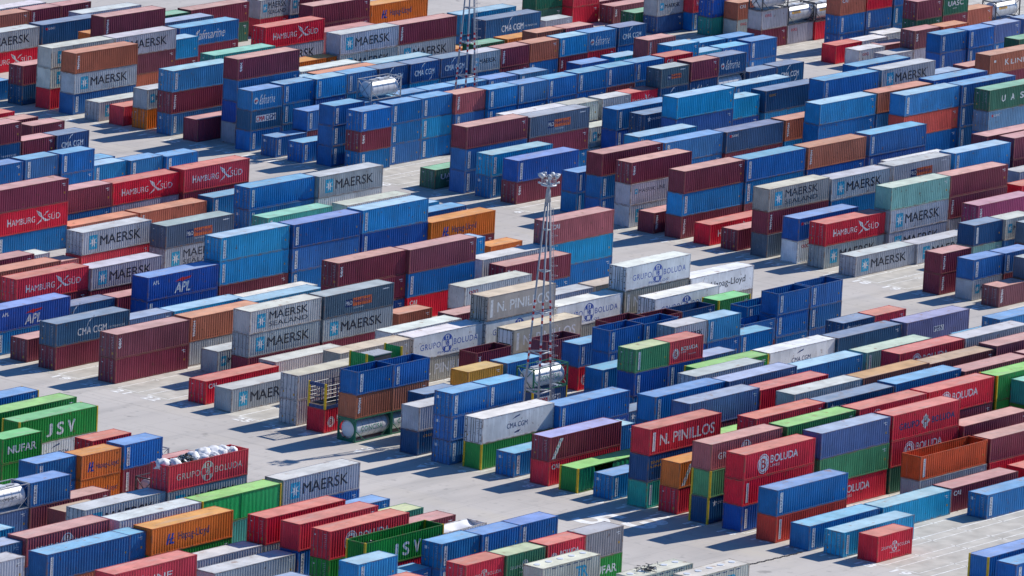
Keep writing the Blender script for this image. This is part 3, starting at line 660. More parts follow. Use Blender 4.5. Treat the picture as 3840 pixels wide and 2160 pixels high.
(104.84,-6.12,0.0,12.19,2.794,'bl','','dry',''),
(78.53,20.2,0.0,12.19,2.743,'bd','','dry',''),
(91.58,19.92,0.0,12.19,2.896,'lb','','dry',''),
(92.39,11.31,2.79,12.19,2.794,'br','','dry',''),
(92.39,11.31,0.0,12.19,2.794,'bl','','dry','h'),
(66.72,15.7,0.0,12.19,2.794,'bl','','dry','h'),
(90.95,24.4,2.9,12.19,2.896,'lb','T','dry',''),
(90.95,24.4,0.0,12.19,2.896,'bd','','dry','h'),
(79.58,2.61,0.0,12.19,2.693,'gy','','dry','h'),
(92.38,2.75,2.69,12.19,2.693,'bl','','dry',''),
(92.38,2.75,0.0,12.19,2.693,'nv','','dry','h'),
(105.57,16.11,2.74,12.19,2.743,'bl','T','dry','dh'),
(105.57,16.11,0.0,12.19,2.743,'bl','','dry','h'),
(117.99,15.58,2.59,12.19,2.591,'fb','','dry',''),
(117.99,15.58,0.0,12.19,2.591,'rd','','dry','h'),
(104.63,2.62,5.59,12.19,2.794,'bl','T','dry',''),
(104.63,2.62,2.79,12.19,2.794,'nv','','dry','h'),
(104.63,2.62,0.0,12.19,2.794,'nv','','dry','h'),
(105.21,11.35,2.79,12.19,2.794,'br','','dry','h'),
(105.21,11.35,0.0,12.19,2.794,'nv','','dry','h'),
(118.0,24.31,2.74,12.19,2.743,'bl','','dry',''),
(118.0,24.31,0.0,12.19,2.743,'gy','','dry','h'),
(68.95,31.64,2.59,6.06,2.591,'gy','','dry',''),
(68.95,31.64,0.0,6.06,2.591,'gy','','dry',''),
(62.01,31.56,2.59,6.06,2.588,'gw','','dry',''),
(62.01,31.56,0.0,6.06,2.588,'nv','','dry',''),
(75.07,31.96,2.59,6.06,2.591,'rd','H','dry',''),
(75.07,31.96,0.0,6.06,2.591,'bd','','dry','h'),
(52.78,31.56,2.58,12.19,2.583,'wh','','dry',''),
(52.78,31.56,0.0,12.19,2.583,'bl','','dry','h'),
(62.23,28.28,0.0,6.06,2.717,'gw','M','dry',''),
(81.19,31.56,2.58,6.06,2.578,'nv','G','dry',''),
(81.19,31.56,0.0,6.06,2.578,'mr','','dry','h'),
(88.56,32.3,2.59,6.06,2.591,'nv','S','dry',''),
(88.56,32.3,0.0,6.06,2.591,'bd','','dry','h'),
(94.82,32.35,0.0,6.06,2.591,'rd','','dry','h'),
(100.94,31.78,2.59,6.06,2.591,'nv','S','dry',''),
(100.94,31.78,0.0,6.06,2.591,'bl','','dry','h'),
(107.43,32.01,2.59,6.06,2.591,'nv','G','dry',''),
(107.43,32.01,0.0,6.06,2.591,'nv','','dry','h'),
(105.91,44.67,2.59,6.06,2.591,'lb','T','dry',''),
(105.91,44.67,0.0,6.06,2.591,'br','','dry','h'),
(112.43,44.79,2.59,6.06,2.591,'bl','T','dry',''),
(112.43,44.79,0.0,6.06,2.591,'bl','','dry',''),
(119.75,45.56,0.0,6.06,2.594,'bl','T','dry',''),
(95.99,41.11,5.18,6.06,2.591,'lb','','dry',''),
(95.99,41.11,2.59,6.06,2.591,'mr','','dry','h'),
(95.99,41.11,0.0,6.06,2.591,'nv','','dry','h'),
(113.08,49.18,2.59,6.06,2.591,'bl','T','dry',''),
(113.08,49.18,0.0,6.06,2.591,'gy','','dry','h'),
(119.19,49.06,2.59,6.06,2.591,'bl','T','dry',''),
(119.19,49.06,0.0,6.06,2.591,'rd','','dry','h'),
(138.85,41.01,0.0,6.06,2.591,'wh','O','dry',''),
(139.35,36.57,0.0,6.06,2.591,'gy','','dry','d'),
(144.97,41.24,0.0,6.06,2.606,'mr','','dry',''),
(145.31,45.17,0.0,6.06,2.591,'wh','','dry',''),
(151.43,46.12,0.0,6.06,2.72,'wh','','dry',''),
(145.76,36.74,0.0,6.06,2.591,'gy','','dry',''),
(151.87,36.31,2.59,6.06,2.591,'ro','','dry',''),
(151.87,36.31,0.0,6.06,2.591,'rd','','dry','h'),
(133.91,24.15,2.59,6.06,2.591,'bl','T','dry',''),
(133.91,24.15,0.0,6.06,2.591,'rd','','dry','h'),
(140.18,23.96,2.59,6.06,2.591,'bl','T','dry',''),
(140.18,23.96,0.0,6.06,2.591,'br','','dry','h'),
(146.75,24.21,5.18,6.06,2.591,'fb','','dry',''),
(146.75,24.21,2.59,6.06,2.591,'bl','T','dry',''),
(146.75,24.21,0.0,6.06,2.591,'mr','','dry','h'),
(154.16,24.55,5.18,6.06,2.591,'fb','','dry',''),
(154.16,24.55,2.59,6.06,2.591,'br','','dry','h'),
(154.16,24.55,0.0,6.06,2.591,'bl','','dry','h'),
(139.9,15.58,5.18,6.06,2.591,'dg','','dry',''),
(139.9,15.58,2.59,6.06,2.591,'gy','','dry','h'),
(139.9,15.58,0.0,6.06,2.591,'br','','dry','h'),
(129.44,10.85,2.59,12.19,2.591,'mr','','dry',''),
(129.44,10.85,0.0,12.19,2.591,'rd','','dry','h'),
(130.53,15.15,2.74,12.19,2.736,'pk','','dry',''),
(130.53,15.15,0.0,12.19,2.736,'gy','','dry','h'),
(106.36,48.84,2.57,6.06,2.568,'lb','','dry','h'),
(106.36,48.84,0.0,6.06,2.568,'nv','','dry','h'),
(96.58,45.56,2.62,6.06,2.616,'gy','','dry',''),
(96.58,45.56,0.0,6.06,2.616,'gy','','dry','h'),
(86.57,48.9,2.59,6.06,2.591,'bd','','dry',''),
(86.57,48.9,0.0,6.06,2.591,'br','','dry','h'),
(94.38,49.22,2.59,6.06,2.591,'lb','','dry',''),
(94.38,49.22,0.0,6.06,2.591,'bl','','dry','h'),
(67.57,66.12,2.52,12.19,2.519,'lb','','dry',''),
(67.57,66.12,0.0,12.19,2.519,'bl','','dry','h'),
(52.39,62.69,2.9,12.19,2.896,'br','','dry',''),
(52.39,62.69,0.0,12.19,2.896,'nv','','dry','h'),
(91.44,75.29,0.0,6.06,2.591,'or','','dry',''),
(86.4,66.41,2.59,6.06,2.591,'dg','','dry',''),
(86.4,66.41,0.0,6.06,2.591,'rd','','dry','h'),
(93.34,66.67,2.59,6.06,2.591,'or','','dry',''),
(93.34,66.67,0.0,6.06,2.591,'gy','','dry','h'),
(88.72,58.23,5.18,6.06,2.591,'br','','dry',''),
(88.72,58.23,2.59,6.06,2.591,'br','','dry','h'),
(88.72,58.23,0.0,6.06,2.591,'gy','','dry','h'),
(94.9,58.09,5.18,6.06,2.591,'pk','','dry',''),
(94.9,58.09,2.59,6.06,2.591,'nv','','dry','h'),
(94.9,58.09,0.0,6.06,2.591,'gy','','dry','h'),
(98.85,92.25,0.0,12.19,2.896,'rd','','dry','h'),
(78.51,70.95,0.0,12.19,2.794,'br','','dry','h'),
(66.26,70.95,2.79,12.19,2.794,'gy','M','dry',''),
(66.26,70.95,0.0,12.19,2.794,'br','','dry','h'),
(103.04,80.12,0.0,12.19,2.917,'lb','','dry',''),
(102.74,75.51,0.0,12.19,2.896,'gy','','dry',''),
(120.9,81.63,0.0,6.06,2.591,'gy','','dry',''),
(81.3,88.24,2.69,12.19,2.693,'mr','','dry',''),
(81.3,88.24,0.0,12.19,2.693,'br','','dry','h'),
(126.4,87.72,2.54,6.06,2.539,'dg','','dry',''),
(126.4,87.72,0.0,6.06,2.539,'dg','','dry',''),
(132.52,85.92,2.59,6.06,2.591,'rd','C','dry',''),
(132.52,85.92,0.0,6.06,2.591,'rd','','dry',''),
(141.71,87.25,0.0,12.19,2.5,'mr','X','dry','d'),
(136.51,78.04,0.0,6.06,2.591,'dg','','dry','d'),
(137.34,74.76,2.45,6.06,2.453,'gy','M','dry',''),
(143.45,73.1,2.59,6.06,2.591,'rd','H','dry',''),
(143.45,73.1,0.0,6.06,2.591,'bl','T','dry',''),
(142.42,68.97,2.59,6.06,2.591,'bd','','dry','d'),
(142.42,68.97,0.0,6.06,2.591,'tl','','dry','d'),
(144.51,66.12,2.46,6.06,2.457,'br','C','dry',''),
(144.51,66.12,0.0,6.06,2.457,'gy','O','dry',''),
(139.85,58.52,0.0,6.06,2.664,'mr','','dry',''),
(146.1,58.52,0.0,6.06,2.694,'gy','O','dry',''),
(152.22,58.23,0.0,6.06,2.591,'rd','','dry',''),
(146.21,49.88,5.3,6.06,2.648,'br','C','dry',''),
(146.21,49.88,0.0,6.06,2.648,'bl','T','dry','d'),
(152.57,49.88,5.36,6.06,2.68,'rd','C','dry',''),
(152.57,49.88,2.68,6.06,2.68,'bl','T','dry',''),
(152.57,49.88,0.0,6.06,2.68,'bl','','dry',''),
(159.13,49.88,5.29,6.06,2.645,'bl','','dry',''),
(159.13,49.88,2.65,6.06,2.645,'bl','T','dry',''),
(159.13,49.88,0.0,6.06,2.645,'bl','','dry',''),
(152.4,41.24,2.64,6.06,2.639,'dg','','dry','d'),
(152.4,41.24,0.0,6.06,2.639,'bd','','dry','h'),
(158.68,41.24,5.26,6.06,2.628,'dg','U','dry',''),
(158.68,41.24,2.63,6.06,2.628,'mr','','dry',''),
(158.68,41.24,0.0,6.06,2.628,'br','','dry','h'),
(164.8,41.26,2.72,6.06,2.72,'br','','dry',''),
(164.8,41.26,0.0,6.06,2.72,'bl','','dry','h'),
(174.96,43.44,0.0,6.06,2.591,'fb','','dry',''),
(20.81,96.36,0.0,6.06,2.577,'bl','T','dry',''),
(38.02,109.5,0.0,12.19,2.743,'rd','H','dry',''),
(51.26,109.96,0.0,12.19,2.744,'nv','','dry','h'),
(40.96,88.08,0.0,12.19,2.693,'br','','dry',''),
(64.69,97.35,0.0,12.19,2.743,'mr','','dry',''),
(50.25,92.11,2.74,12.19,2.743,'lb','T','dry',''),
(50.25,92.11,0.0,12.19,2.743,'mr','','dry',''),
(51.7,101.57,2.74,12.19,2.743,'or','','dry',''),
(51.7,101.57,0.0,12.19,2.743,'br','','dry','h'),
(64.09,101.34,2.74,12.19,2.743,'fb','','dry',''),
(64.09,101.34,0.0,12.19,2.743,'rd','','dry','h'),
(63.28,105.01,2.74,12.19,2.743,'dg','','dry','d'),
(63.28,105.01,0.0,12.19,2.743,'bl','','dry','h'),
(48.94,97.0,2.9,12.19,2.896,'rd','','dry',''),
(48.94,97.0,0.0,12.19,2.896,'bl','','dry','h'),
(76.58,105.6,0.0,12.19,2.743,'dg','','dry',''),
(63.5,113.78,2.59,12.19,2.591,'gy','','dry',''),
(63.5,113.78,0.0,12.19,2.591,'mr','','dry','h'),
(45.88,118.33,2.74,12.19,2.743,'br','','dry',''),
(45.88,118.33,0.0,12.19,2.743,'br','','dry','h'),
(56.02,119.0,2.68,6.06,2.678,'mr','V','dry',''),
(56.02,119.0,0.0,6.06,2.678,'nv','','dry','h'),
(62.18,119.0,2.66,6.06,2.658,'mr','','dry',''),
(62.18,119.0,0.0,6.06,2.658,'gy','','dry','h'),
(54.25,122.82,2.59,12.19,2.591,'wh','','dry',''),
(54.25,122.82,0.0,12.19,2.591,'mr','','dry','h'),
(88.57,106.04,0.0,6.06,2.62,'rd','','dry',''),
(94.69,105.8,2.59,6.06,2.591,'gy','M','dry',''),
(94.69,105.8,0.0,6.06,2.591,'nv','','dry',''),
(60.67,79.19,2.9,12.19,2.896,'gy','M','dry',''),
(60.67,79.19,0.0,12.19,2.896,'bd','','dry','h'),
(40.65,70.87,5.59,12.19,2.794,'tl','','dry','d'),
(40.65,70.87,2.79,12.19,2.794,'bl','','dry','h'),
(40.65,70.87,0.0,12.19,2.794,'rd','','dry','h'),
(30.06,57.95,2.74,12.19,2.743,'bd','','dry',''),
(30.06,57.95,0.0,12.19,2.743,'gy','','dry',''),
(54.0,71.4,2.74,12.19,2.743,'or','','dry',''),
(54.0,71.4,0.0,12.19,2.743,'rd','','dry','h'),
(53.49,66.84,2.74,12.19,2.743,'wh','','dry',''),
(53.49,66.84,0.0,12.19,2.743,'gy','','dry','h'),
(39.55,62.19,2.9,12.19,2.896,'lb','','dry',''),
(39.55,62.19,0.0,12.19,2.896,'bl','','dry','h'),
(77.38,83.87,2.74,12.19,2.743,'pk','','dry',''),
(77.38,83.87,0.0,12.19,2.743,'mr','','dry',''),
(97.35,101.45,2.74,12.19,2.743,'mr','','dry',''),
(97.35,101.45,0.0,12.19,2.743,'mr','','dry','h'),
(-137.51,-101.17,0.0,12.19,2.743,'rd','B','dry',''),
(-137.52,-96.77,0.0,12.19,2.896,'gn','','dry','d'),
(-136.55,-92.03,0.0,12.19,2.743,'bd','T','dry',''),
(-137.19,-88.33,0.0,12.19,2.743,'gy','','dry',''),
(-123.97,-83.42,0.0,12.19,2.591,'bl','','dry',''),
(-124.19,-87.98,0.0,12.19,2.591,'lt','W','dry',''),
(-124.08,-92.06,0.0,12.19,2.591,'mr','','dry',''),
(-121.87,-105.61,0.0,6.06,2.591,'bl','','dry','h'),
(-127.98,-105.7,0.0,6.06,2.591,'nv','','dry','h'),
(-134.1,-105.49,0.0,6.06,2.591,'bl','T','dry',''),
(-140.22,-104.48,0.0,6.06,2.72,'bl','','dry',''),
(-120.87,-113.09,0.0,6.06,2.72,'gn','NF','dry',''),
(-127.25,-113.29,0.0,6.06,2.72,'bl','','dry','h'),
(-133.69,-113.29,0.0,6.06,2.72,'mr','','dry','h'),
(-139.81,-113.08,0.0,6.06,2.72,'bl','','dry','h'),
(-132.65,-118.1,0.0,9.12,2.591,'bl','','dry','h'),
(-128.62,-126.38,0.0,9.12,2.605,'nv','','dry','h'),
(-125.08,-130.56,0.0,9.12,2.72,'mr','','dry','h'),
(-146.76,-105.45,0.0,6.06,2.591,'bl','','dry','h'),
(-152.03,-113.16,2.72,6.06,2.72,'rd','','dry',''),
(-152.03,-113.16,0.0,6.06,2.72,'bl','','dry','h'),
(-124.51,-36.13,2.74,12.19,2.743,'bl','','dry','y'),
(-124.51,-36.13,0.0,12.19,2.743,'bl','','dry','h'),
(-123.74,-40.73,0.0,12.19,2.743,'mr','','dry','h'),
(-125.18,-45.02,0.0,12.19,2.743,'wh','G','dry',''),
(-134.82,-48.62,0.0,6.06,2.669,'gn','','dry',''),
(-127.1,-53.97,2.5,6.06,2.496,'rd','','dry','d'),
(-127.1,-53.97,0.0,6.06,2.496,'br','','dry','h'),
(-126.57,-57.81,0.0,6.06,2.591,'mr','W','dry',''),
(-133.54,-58.21,0.0,6.06,2.591,'or','L','dry',''),
(-139.66,-57.6,0.0,6.06,2.591,'bl','','dry',''),
(-146.09,-62.61,0.0,6.06,2.562,'mr','','dry',''),
(-152.22,-62.5,0.0,6.06,2.591,'fb','','dry',''),
(-139.98,-62.61,0.0,6.06,2.56,'mr','','dry',''),
(-144.66,-66.06,0.0,6.06,2.591,'mt','','dry',''),
(-136.27,-74.75,0.0,12.19,2.693,'nv','','dry','h'),
(-120.45,-58.29,0.0,6.06,2.573,'pk','','dry',''),
(-148.55,-74.63,0.0,12.19,2.743,'mr','','dry','h'),
(-149.16,-79.74,0.0,12.19,2.743,'rd','','dry','h'),
(-136.81,-79.78,0.0,12.19,2.743,'tl','','dry',''),
(-123.56,-79.07,0.0,12.19,2.743,'bl','','dry',''),
(-162.38,-79.43,0.0,12.19,2.896,'bl','','dry',''),
(-167.79,-74.54,2.71,6.06,2.707,'lb','','dry',''),
(-167.79,-74.54,0.0,6.06,2.707,'bd','','dry','h'),
(-174.63,-78.97,2.74,12.19,2.743,'fb','','dry',''),
(-174.63,-78.97,0.0,12.19,2.743,'nv','','dry','h'),
(-149.21,-83.93,0.0,12.19,2.743,'gn','','dry',''),
(-164.77,-84.18,0.0,12.19,2.743,'br','','dry',''),
(-156.86,-83.29,2.59,2.99,2.591,'bl','','dry',''),
(-156.86,-83.29,0.0,2.99,2.591,'bd','','dry',''),
(-179.88,-83.98,2.9,12.19,2.896,'gy','','dry',''),
(-179.88,-83.98,0.0,12.19,2.896,'mr','','dry','h'),
(-164.75,-92.69,0.0,12.19,2.591,'mr','','dry','h'),
(-155.88,-99.59,0.0,12.19,2.95,'fb','','dry',''),
(-82.64,-53.59,2.59,6.06,2.591,'mr','','dry','h'),
(-82.64,-53.59,0.0,6.06,2.591,'br','','dry','h'),
]
import bpy, bmesh, math, random
from mathutils import Vector, Matrix
random.seed(11)
S = bpy.context.scene
COL = S.collection
W = 2.438
H0 = 2.591
R = math.radians

# ------------------------------------------------------------------ colours (linear albedo)
PAINT = dict(
    bl=(.0005, .150, .42), bd=(.0005, .085, .36), lb=(.003, .27, .56), nv=(.006, .078, .210), fb=(.095, .19, .37), st=(.085, .135, .19),
    mr=(.22, .028, .055), ml=(.26, .022, .05), rd=(.68, .008, .035), rb=(.58, .055, .035), ro=(.62, .085, .018), br=(.46, .135, .075),
    pk=(.42, .095, .11), pm=(.32, .045, .13), mt=(.22, .055, .06), yl=(.58, .30, .04), yb=(.25, .07, .05), gy=(.40, .42, .46),
    gw=(.56, .56, .52), gr=(.42, .40, .36), gd=(.27, .25, .25), wh=(.80, .79, .75), wt=(.52, .50, .48), wp=(.62, .63, .68),
    tn=(.44, .40, .34), be=(.60, .58, .50), gn=(.008, .27, .035), gs=(.05, .27, .10), sg=(.06, .27, .12), lg=(.015, .26, .05),
    lt=(.02, .25, .17), dg=(.008, .12, .065), tl=(.02, .33, .28), sf=(.24, .46, .40), vi=(.13, .14, .30))
PAINT['or'] = (.76, .165, .010)
PAINT = {k: tuple(min(.86, x * 1.14) for x in v) for k, v in PAINT.items()}
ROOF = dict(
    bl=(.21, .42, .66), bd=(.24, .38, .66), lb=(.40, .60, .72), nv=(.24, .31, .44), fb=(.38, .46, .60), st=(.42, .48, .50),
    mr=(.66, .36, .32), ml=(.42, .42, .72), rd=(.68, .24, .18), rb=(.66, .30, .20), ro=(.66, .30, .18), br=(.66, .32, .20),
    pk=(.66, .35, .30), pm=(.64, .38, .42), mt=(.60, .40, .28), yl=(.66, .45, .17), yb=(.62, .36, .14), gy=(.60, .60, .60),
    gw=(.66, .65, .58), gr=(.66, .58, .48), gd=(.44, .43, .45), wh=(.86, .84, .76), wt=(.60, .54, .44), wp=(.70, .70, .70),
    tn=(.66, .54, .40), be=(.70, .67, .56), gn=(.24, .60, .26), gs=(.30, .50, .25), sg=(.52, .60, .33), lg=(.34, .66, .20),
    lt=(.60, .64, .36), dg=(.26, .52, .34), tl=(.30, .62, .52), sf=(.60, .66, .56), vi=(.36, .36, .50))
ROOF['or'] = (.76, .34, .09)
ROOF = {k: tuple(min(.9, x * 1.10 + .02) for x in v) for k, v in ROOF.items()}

# ------------------------------------------------------------------ materials
def new_mat(name):
    m = bpy.data.materials.new(name)
    m.use_nodes = True
    nt = m.node_tree
    b = nt.nodes.get('Principled BSDF')
    return m, nt, b

def plain(name, rgb, rough=.5, metal=0., noise=.12, scale=3.0):
    m, nt, b = new_mat(name)
    N, L = nt.nodes, nt.links
    tc = N.new('ShaderNodeTexCoord')
    no = N.new('ShaderNodeTexNoise'); no.inputs['Scale'].default_value = scale; no.inputs['Detail'].default_value = 5
    L.new(tc.outputs['Object'], no.inputs['Vector'])
    mr = N.new('ShaderNodeMapRange'); mr.inputs['To Min'].default_value = 1 - noise; mr.inputs['To Max'].default_value = 1 + noise
    mr.inputs['From Min'].default_value = .3; mr.inputs['From Max'].default_value = .7
    L.new(no.outputs['Fac'], mr.inputs['Value'])
    mx = N.new('ShaderNodeVectorMath'); mx.operation = 'SCALE'
    mx.inputs[0].default_value = rgb
    L.new(mr.outputs['Result'], mx.inputs['Scale'])
    L.new(mx.outputs['Vector'], b.inputs['Base Color'])
    b.inputs['Roughness'].default_value = rough
    b.inputs['Metallic'].default_value = metal
    if name.startswith('ink_'):                                     # paint flakes off in patches
        n2 = N.new('ShaderNodeTexNoise'); n2.inputs['Scale'].default_value = 4.5; n2.inputs['Detail'].default_value = 6
        L.new(tc.outputs['Object'], n2.inputs['Vector'])
        m2 = N.new('ShaderNodeMapRange'); m2.inputs['From Min'].default_value = .30; m2.inputs['From Max'].default_value = .40
        m2.inputs['To Min'].default_value = .35; m2.inputs['To Max'].default_value = 1.
        L.new(n2.outputs['Fac'], m2.inputs['Value']); L.new(m2.outputs['Result'], b.inputs['Alpha'])
    return m

def paint_mat(name, kind, attr):
    """Weathered container paint: the colour is the object's own colour (or the 'tint' attribute on the merged mesh)."""
    m, nt, b = new_mat(name)
    N, L = nt.nodes, nt.links
    tc = N.new('ShaderNodeTexCoord')
    if attr:
        src = N.new('ShaderNodeAttribute'); src.attribute_name = 'tint'
        colout = src.outputs['Color']
        vec = tc.outputs['Object']
    else:
        oi = N.new('ShaderNodeObjectInfo')
        colout = oi.outputs['Color']
        mul = N.new('ShaderNodeMath'); mul.operation = 'MULTIPLY'; mul.inputs[1].default_value = 90.
        L.new(oi.outputs['Random'], mul.inputs[0])
        add = N.new('ShaderNodeVectorMath'); add.operation = 'ADD'
        L.new(tc.outputs['Object'], add.inputs[0]); L.new(mul.outputs[0], add.inputs[1])
        vec = add.outputs['Vector']

    def noise(scale, detail, sc=(1, 1, 1)):
        mp = N.new('ShaderNodeMapping'); mp.inputs['Scale'].default_value = sc
        L.new(vec, mp.inputs['Vector'])
        n = N.new('ShaderNodeTexNoise'); n.inputs['Scale'].default_value = scale; n.inputs['Detail'].default_value = detail
        n.inputs['Roughness'].default_value = .6
        L.new(mp.outputs['Vector'], n.inputs['Vector'])
        return n.outputs['Fac']

    def rng(v, a, b_, lo, hi):
        r = N.new('ShaderNodeMapRange'); r.interpolation_type = 'SMOOTHSTEP'
        r.inputs['From Min'].default_value = a; r.inputs['From Max'].default_value = b_
        r.inputs['To Min'].default_value = lo; r.inputs['To Max'].default_value = hi
        L.new(v, r.inputs['Value'])
        return r.outputs['Result']

    def mix(f, a, bcol):
        x = N.new('ShaderNodeMix'); x.data_type = 'RGBA'
        if isinstance(f, float): x.inputs['Factor'].default_value = f
        else: L.new(f, x.inputs['Factor'])
        for sock, v in ((x.inputs['A'], a), (x.inputs['B'], bcol)):
            if isinstance(v, tuple): sock.default_value = (*v, 1)
            else: L.new(v, sock)
        return x.outputs['Result']

    def scale(c, f):
        x = N.new('ShaderNodeVectorMath'); x.operation = 'SCALE'
        L.new(c, x.inputs[0]); L.new(f, x.inputs['Scale'])
        return x.outputs['Vector']

    def lighter(c):                                                  # sun-bleached version of the same paint
        x = N.new('ShaderNodeVectorMath'); x.operation = 'MULTIPLY_ADD'
        L.new(c, x.inputs[0]); x.inputs[1].default_value = (1.5, 1.5, 1.5); x.inputs[2].default_value = (.022, .028, .032)
        return x.outputs['Vector']

    rust = (.16, .07, .035)
    if kind == 'side':
        c = scale(colout, rng(noise(.35, 3), .3, .7, .84, 1.12))
        c = mix(rng(noise(1.0, 4, (3.2, 3.2, .22)), .48, .78, 0., .50), c, lighter(c))
        c = mix(rng(noise(1.0, 5, (2.4, 2.4, .30)), .60, .82, 0., .45), c, (.07, .045, .035))
        c = mix(rng(noise(1.9, 7), .61, .72, 0., .7), c, rust)
        rough = .5
    elif kind == 'end':
        c = scale(colout, rng(noise(.6, 3), .3, .7, .82, 1.08))
        c = mix(rng(noise(1.0, 4, (3, 3, .3)), .56, .85, 0., .25), c, (.4, .4, .42))
        c = mix(rng(noise(1.7, 7), .66, .76, 0., .6), c, rust)
        rough = .5
    elif kind == 'roof':
        c = scale(colout, rng(noise(.45, 4), .3, .7, .82, 1.10))
        c = mix(rng(noise(1.0, 5, (.25, 1.6, 1)), .48, .78, 0., .50), c, (.50, .46, .42))
        c = mix(rng(noise(.8, 6), .59, .72, 0., .65), c, (.34, .19, .11))
        c = mix(rng(noise(5.5, 4), .62, .72, 0., .35), c, (.70, .68, .66))
        rough = .75
    else:  # frame
        c = scale(colout, rng(noise(.8, 3), .3, .7, .75, 1.05))
        c = mix(rng(noise(1.6, 5), .42, .66, .10, .75), c, (.20, .105, .065))
        rough = .6
    L.new(c, b.inputs['Base Color'])
    b.inputs['Roughness'].default_value = rough
    b.inputs['Specular IOR Level'].default_value = .35
    return m

M = {}
for kd in ('side', 'end', 'roof', 'frame'):
    M[kd] = paint_mat('paint_' + kd, kd, False)
    M[kd + '_a'] = paint_mat('paint_%s_merged' % kd, kd, True)
M['white'] = plain('ink_white', (.78, .78, .78), noise=.10)
M['cream'] = plain('ink_cream', (.66, .66, .58), noise=.15)
M['dark'] = plain('ink_dark', (.028, .036, .055), noise=.2)
M['navy'] = plain('ink_navy', (.012, .045, .17), noise=.15)
M['blue'] = plain('ink_blue', (.015, .075, .42), noise=.12)
M['cyan'] = plain('ink_cyan', (.03, .40, .62), noise=.12)
M['red'] = plain('ink_red', (.60, .02, .03), noise=.12)
M['orange'] = plain('ink_orange', (.72, .15, .05), noise=.12)
M['gold'] = plain('ink_gold', (.62, .33, .03), noise=.12)
M['grey'] = plain('ink_grey', (.45, .46, .48), noise=.12)
M['inkgreen'] = plain('ink_green', (.02, .30, .17), noise=.15)
M['yellow'] = plain('post_yellow', (.72, .46, .015), noise=.15)
M['rod'] = plain('galvanised_rod', (.36, .37, .40), rough=.4, metal=.3, noise=.2)
M['doorrod'] = plain('door_rod', (.20, .21, .25), rough=.45, noise=.25)
M['rail'] = plain('rack_rail', (.10, .12, .18), rough=.45, noise=.2)
M['black'] = plain('gasket_black', (.02, .02, .024), noise=.2)
M['plank'] = plain('plank_floor', (.09, .065, .05), rough=.8, noise=.3)
M['inside'] = plain('inside_dark', (.03, .03, .035), rough=.8)
M['tankwhite'] = plain('tank_white', (.80, .80, .81), rough=.32, noise=.05)
M['tankpink'] = plain('tank_pink', (.70, .54, .52), rough=.4, noise=.08)
M['tanksilver'] = plain('tank_silver', (.66, .67, .69), rough=.45, metal=.25, noise=.08)
M['greenframe'] = plain('tank_frame_green', (.015, .15, .085), noise=.2)
M['darkframe'] = plain('tank_frame_dark', (.06, .06, .07), noise=.2)
M['greyframe'] = plain('tank_frame_grey', (.42, .42, .44), noise=.2)
M['tarp'] = plain('tarp_white', (.80, .80, .82), rough=.6, noise=.06, scale=1.2)
M['curtain'] = plain('curtain_green', (.004, .25, .12), rough=.45, noise=.15, scale=1.5)
M['brightgreen'] = plain('curtain_bright', (.006, .40, .10), rough=.45, noise=.10, scale=1.5)

# ------------------------------------------------------------------ geometry helpers
class G:
    """A bag of faces with a material key on each."""
    def __init__(s): s.v = []; s.f = []; s.m = []
    def quad(s, pts, m):
        b = len(s.v); s.v += [tuple(p) for p in pts]; s.f.append(tuple(range(b, b + len(pts)))); s.m.append(m)
    def box(s, x0, x1, y0, y1, z0, z1, m):
        b = len(s.v)
        s.v += [(x0, y0, z0), (x1, y0, z0), (x1, y1, z0), (x0, y1, z0), (x0, y0, z1), (x1, y0, z1), (x1, y1, z1), (x0, y1, z1)]
        for f in ((0, 3, 2, 1), (4, 5, 6, 7), (0, 1, 5, 4), (1, 2, 6, 5), (2, 3, 7, 6), (3, 0, 4, 7)):
            s.f.append(tuple(b + i for i in f)); s.m.append(m)
    def tube(s, a, c, r, m, n=8, r2=None, caps=True):
        a, c = Vector(a), Vector(c); d = (c - a).normalized()
        u = d.orthogonal().normalized(); w = d.cross(u)
        r2 = r if r2 is None else r2
        b = len(s.v)
        for q, rr in ((a, r), (c, r2)):
            for i in range(n):
                t = 2 * math.pi * i / n
                s.v.append(tuple(q + u * (rr * math.cos(t)) + w * (rr * math.sin(t))))
        for i in range(n):
            j = (i + 1) % n
            s.f.append((b + i, b + j, b + n + j, b + n + i)); s.m.append(m)
        if caps:
            s.f.append(tuple(b + i for i in reversed(range(n)))); s.m.append(m)
            s.f.append(tuple(b + n + i for i in range(n))); s.m.append(m)
    def add(s, o, fn=None):
        b = len(s.v)
        s.v += [fn(p) for p in o.v] if fn else list(o.v)
        s.f += [tuple(b + i for i in f) for f in o.f]; s.m += list(o.m)
    def mesh(s, name, smooth=False):
        me = bpy.data.meshes.new(name)
        me.from_pydata(s.v, [], s.f)
        keys = list(dict.fromkeys(s.m))
        for k in keys: me.materials.append(M[k])
        ix = {k: i for i, k in enumerate(keys)}
        me.polygons.foreach_set('material_index', [ix[k] for k in s.m])
        if smooth: me.polygons.foreach_set('use_smooth', [True] * len(me.polygons))
        me.update()
        return me

def profile(L):
    """Corrugation of a long side: [(x, depth)] from end to end."""
    a, b = -L / 2 + .17, L / 2 - .17
    n = max(4, round((b - a) / .385)); p = (b - a) / n
    out = [(a, .0)]
    for i in range(n):
        x = a + i * p
        out += [(x + p * .26, .0), (x + p * .50, .050), (x + p * .76, .050), (x + p * .995, .0)]
    out.append((b, .0))
    return out

def smooth_profile(L):
    a, b = -L / 2 + .17, L / 2 - .17
    n = max(4, round((b - a) / .62)); p = (b - a) / n
    out = [(a, 0.)]
    for i in range(n):
        x = a + i * p
        out += [(x + p * .94, .0), (x + p * .96, .010), (x + p * .99, .010)]
    out.append((b, 0.))
    return out

YF = -W / 2 + .014     # plane of the outermost side sheet

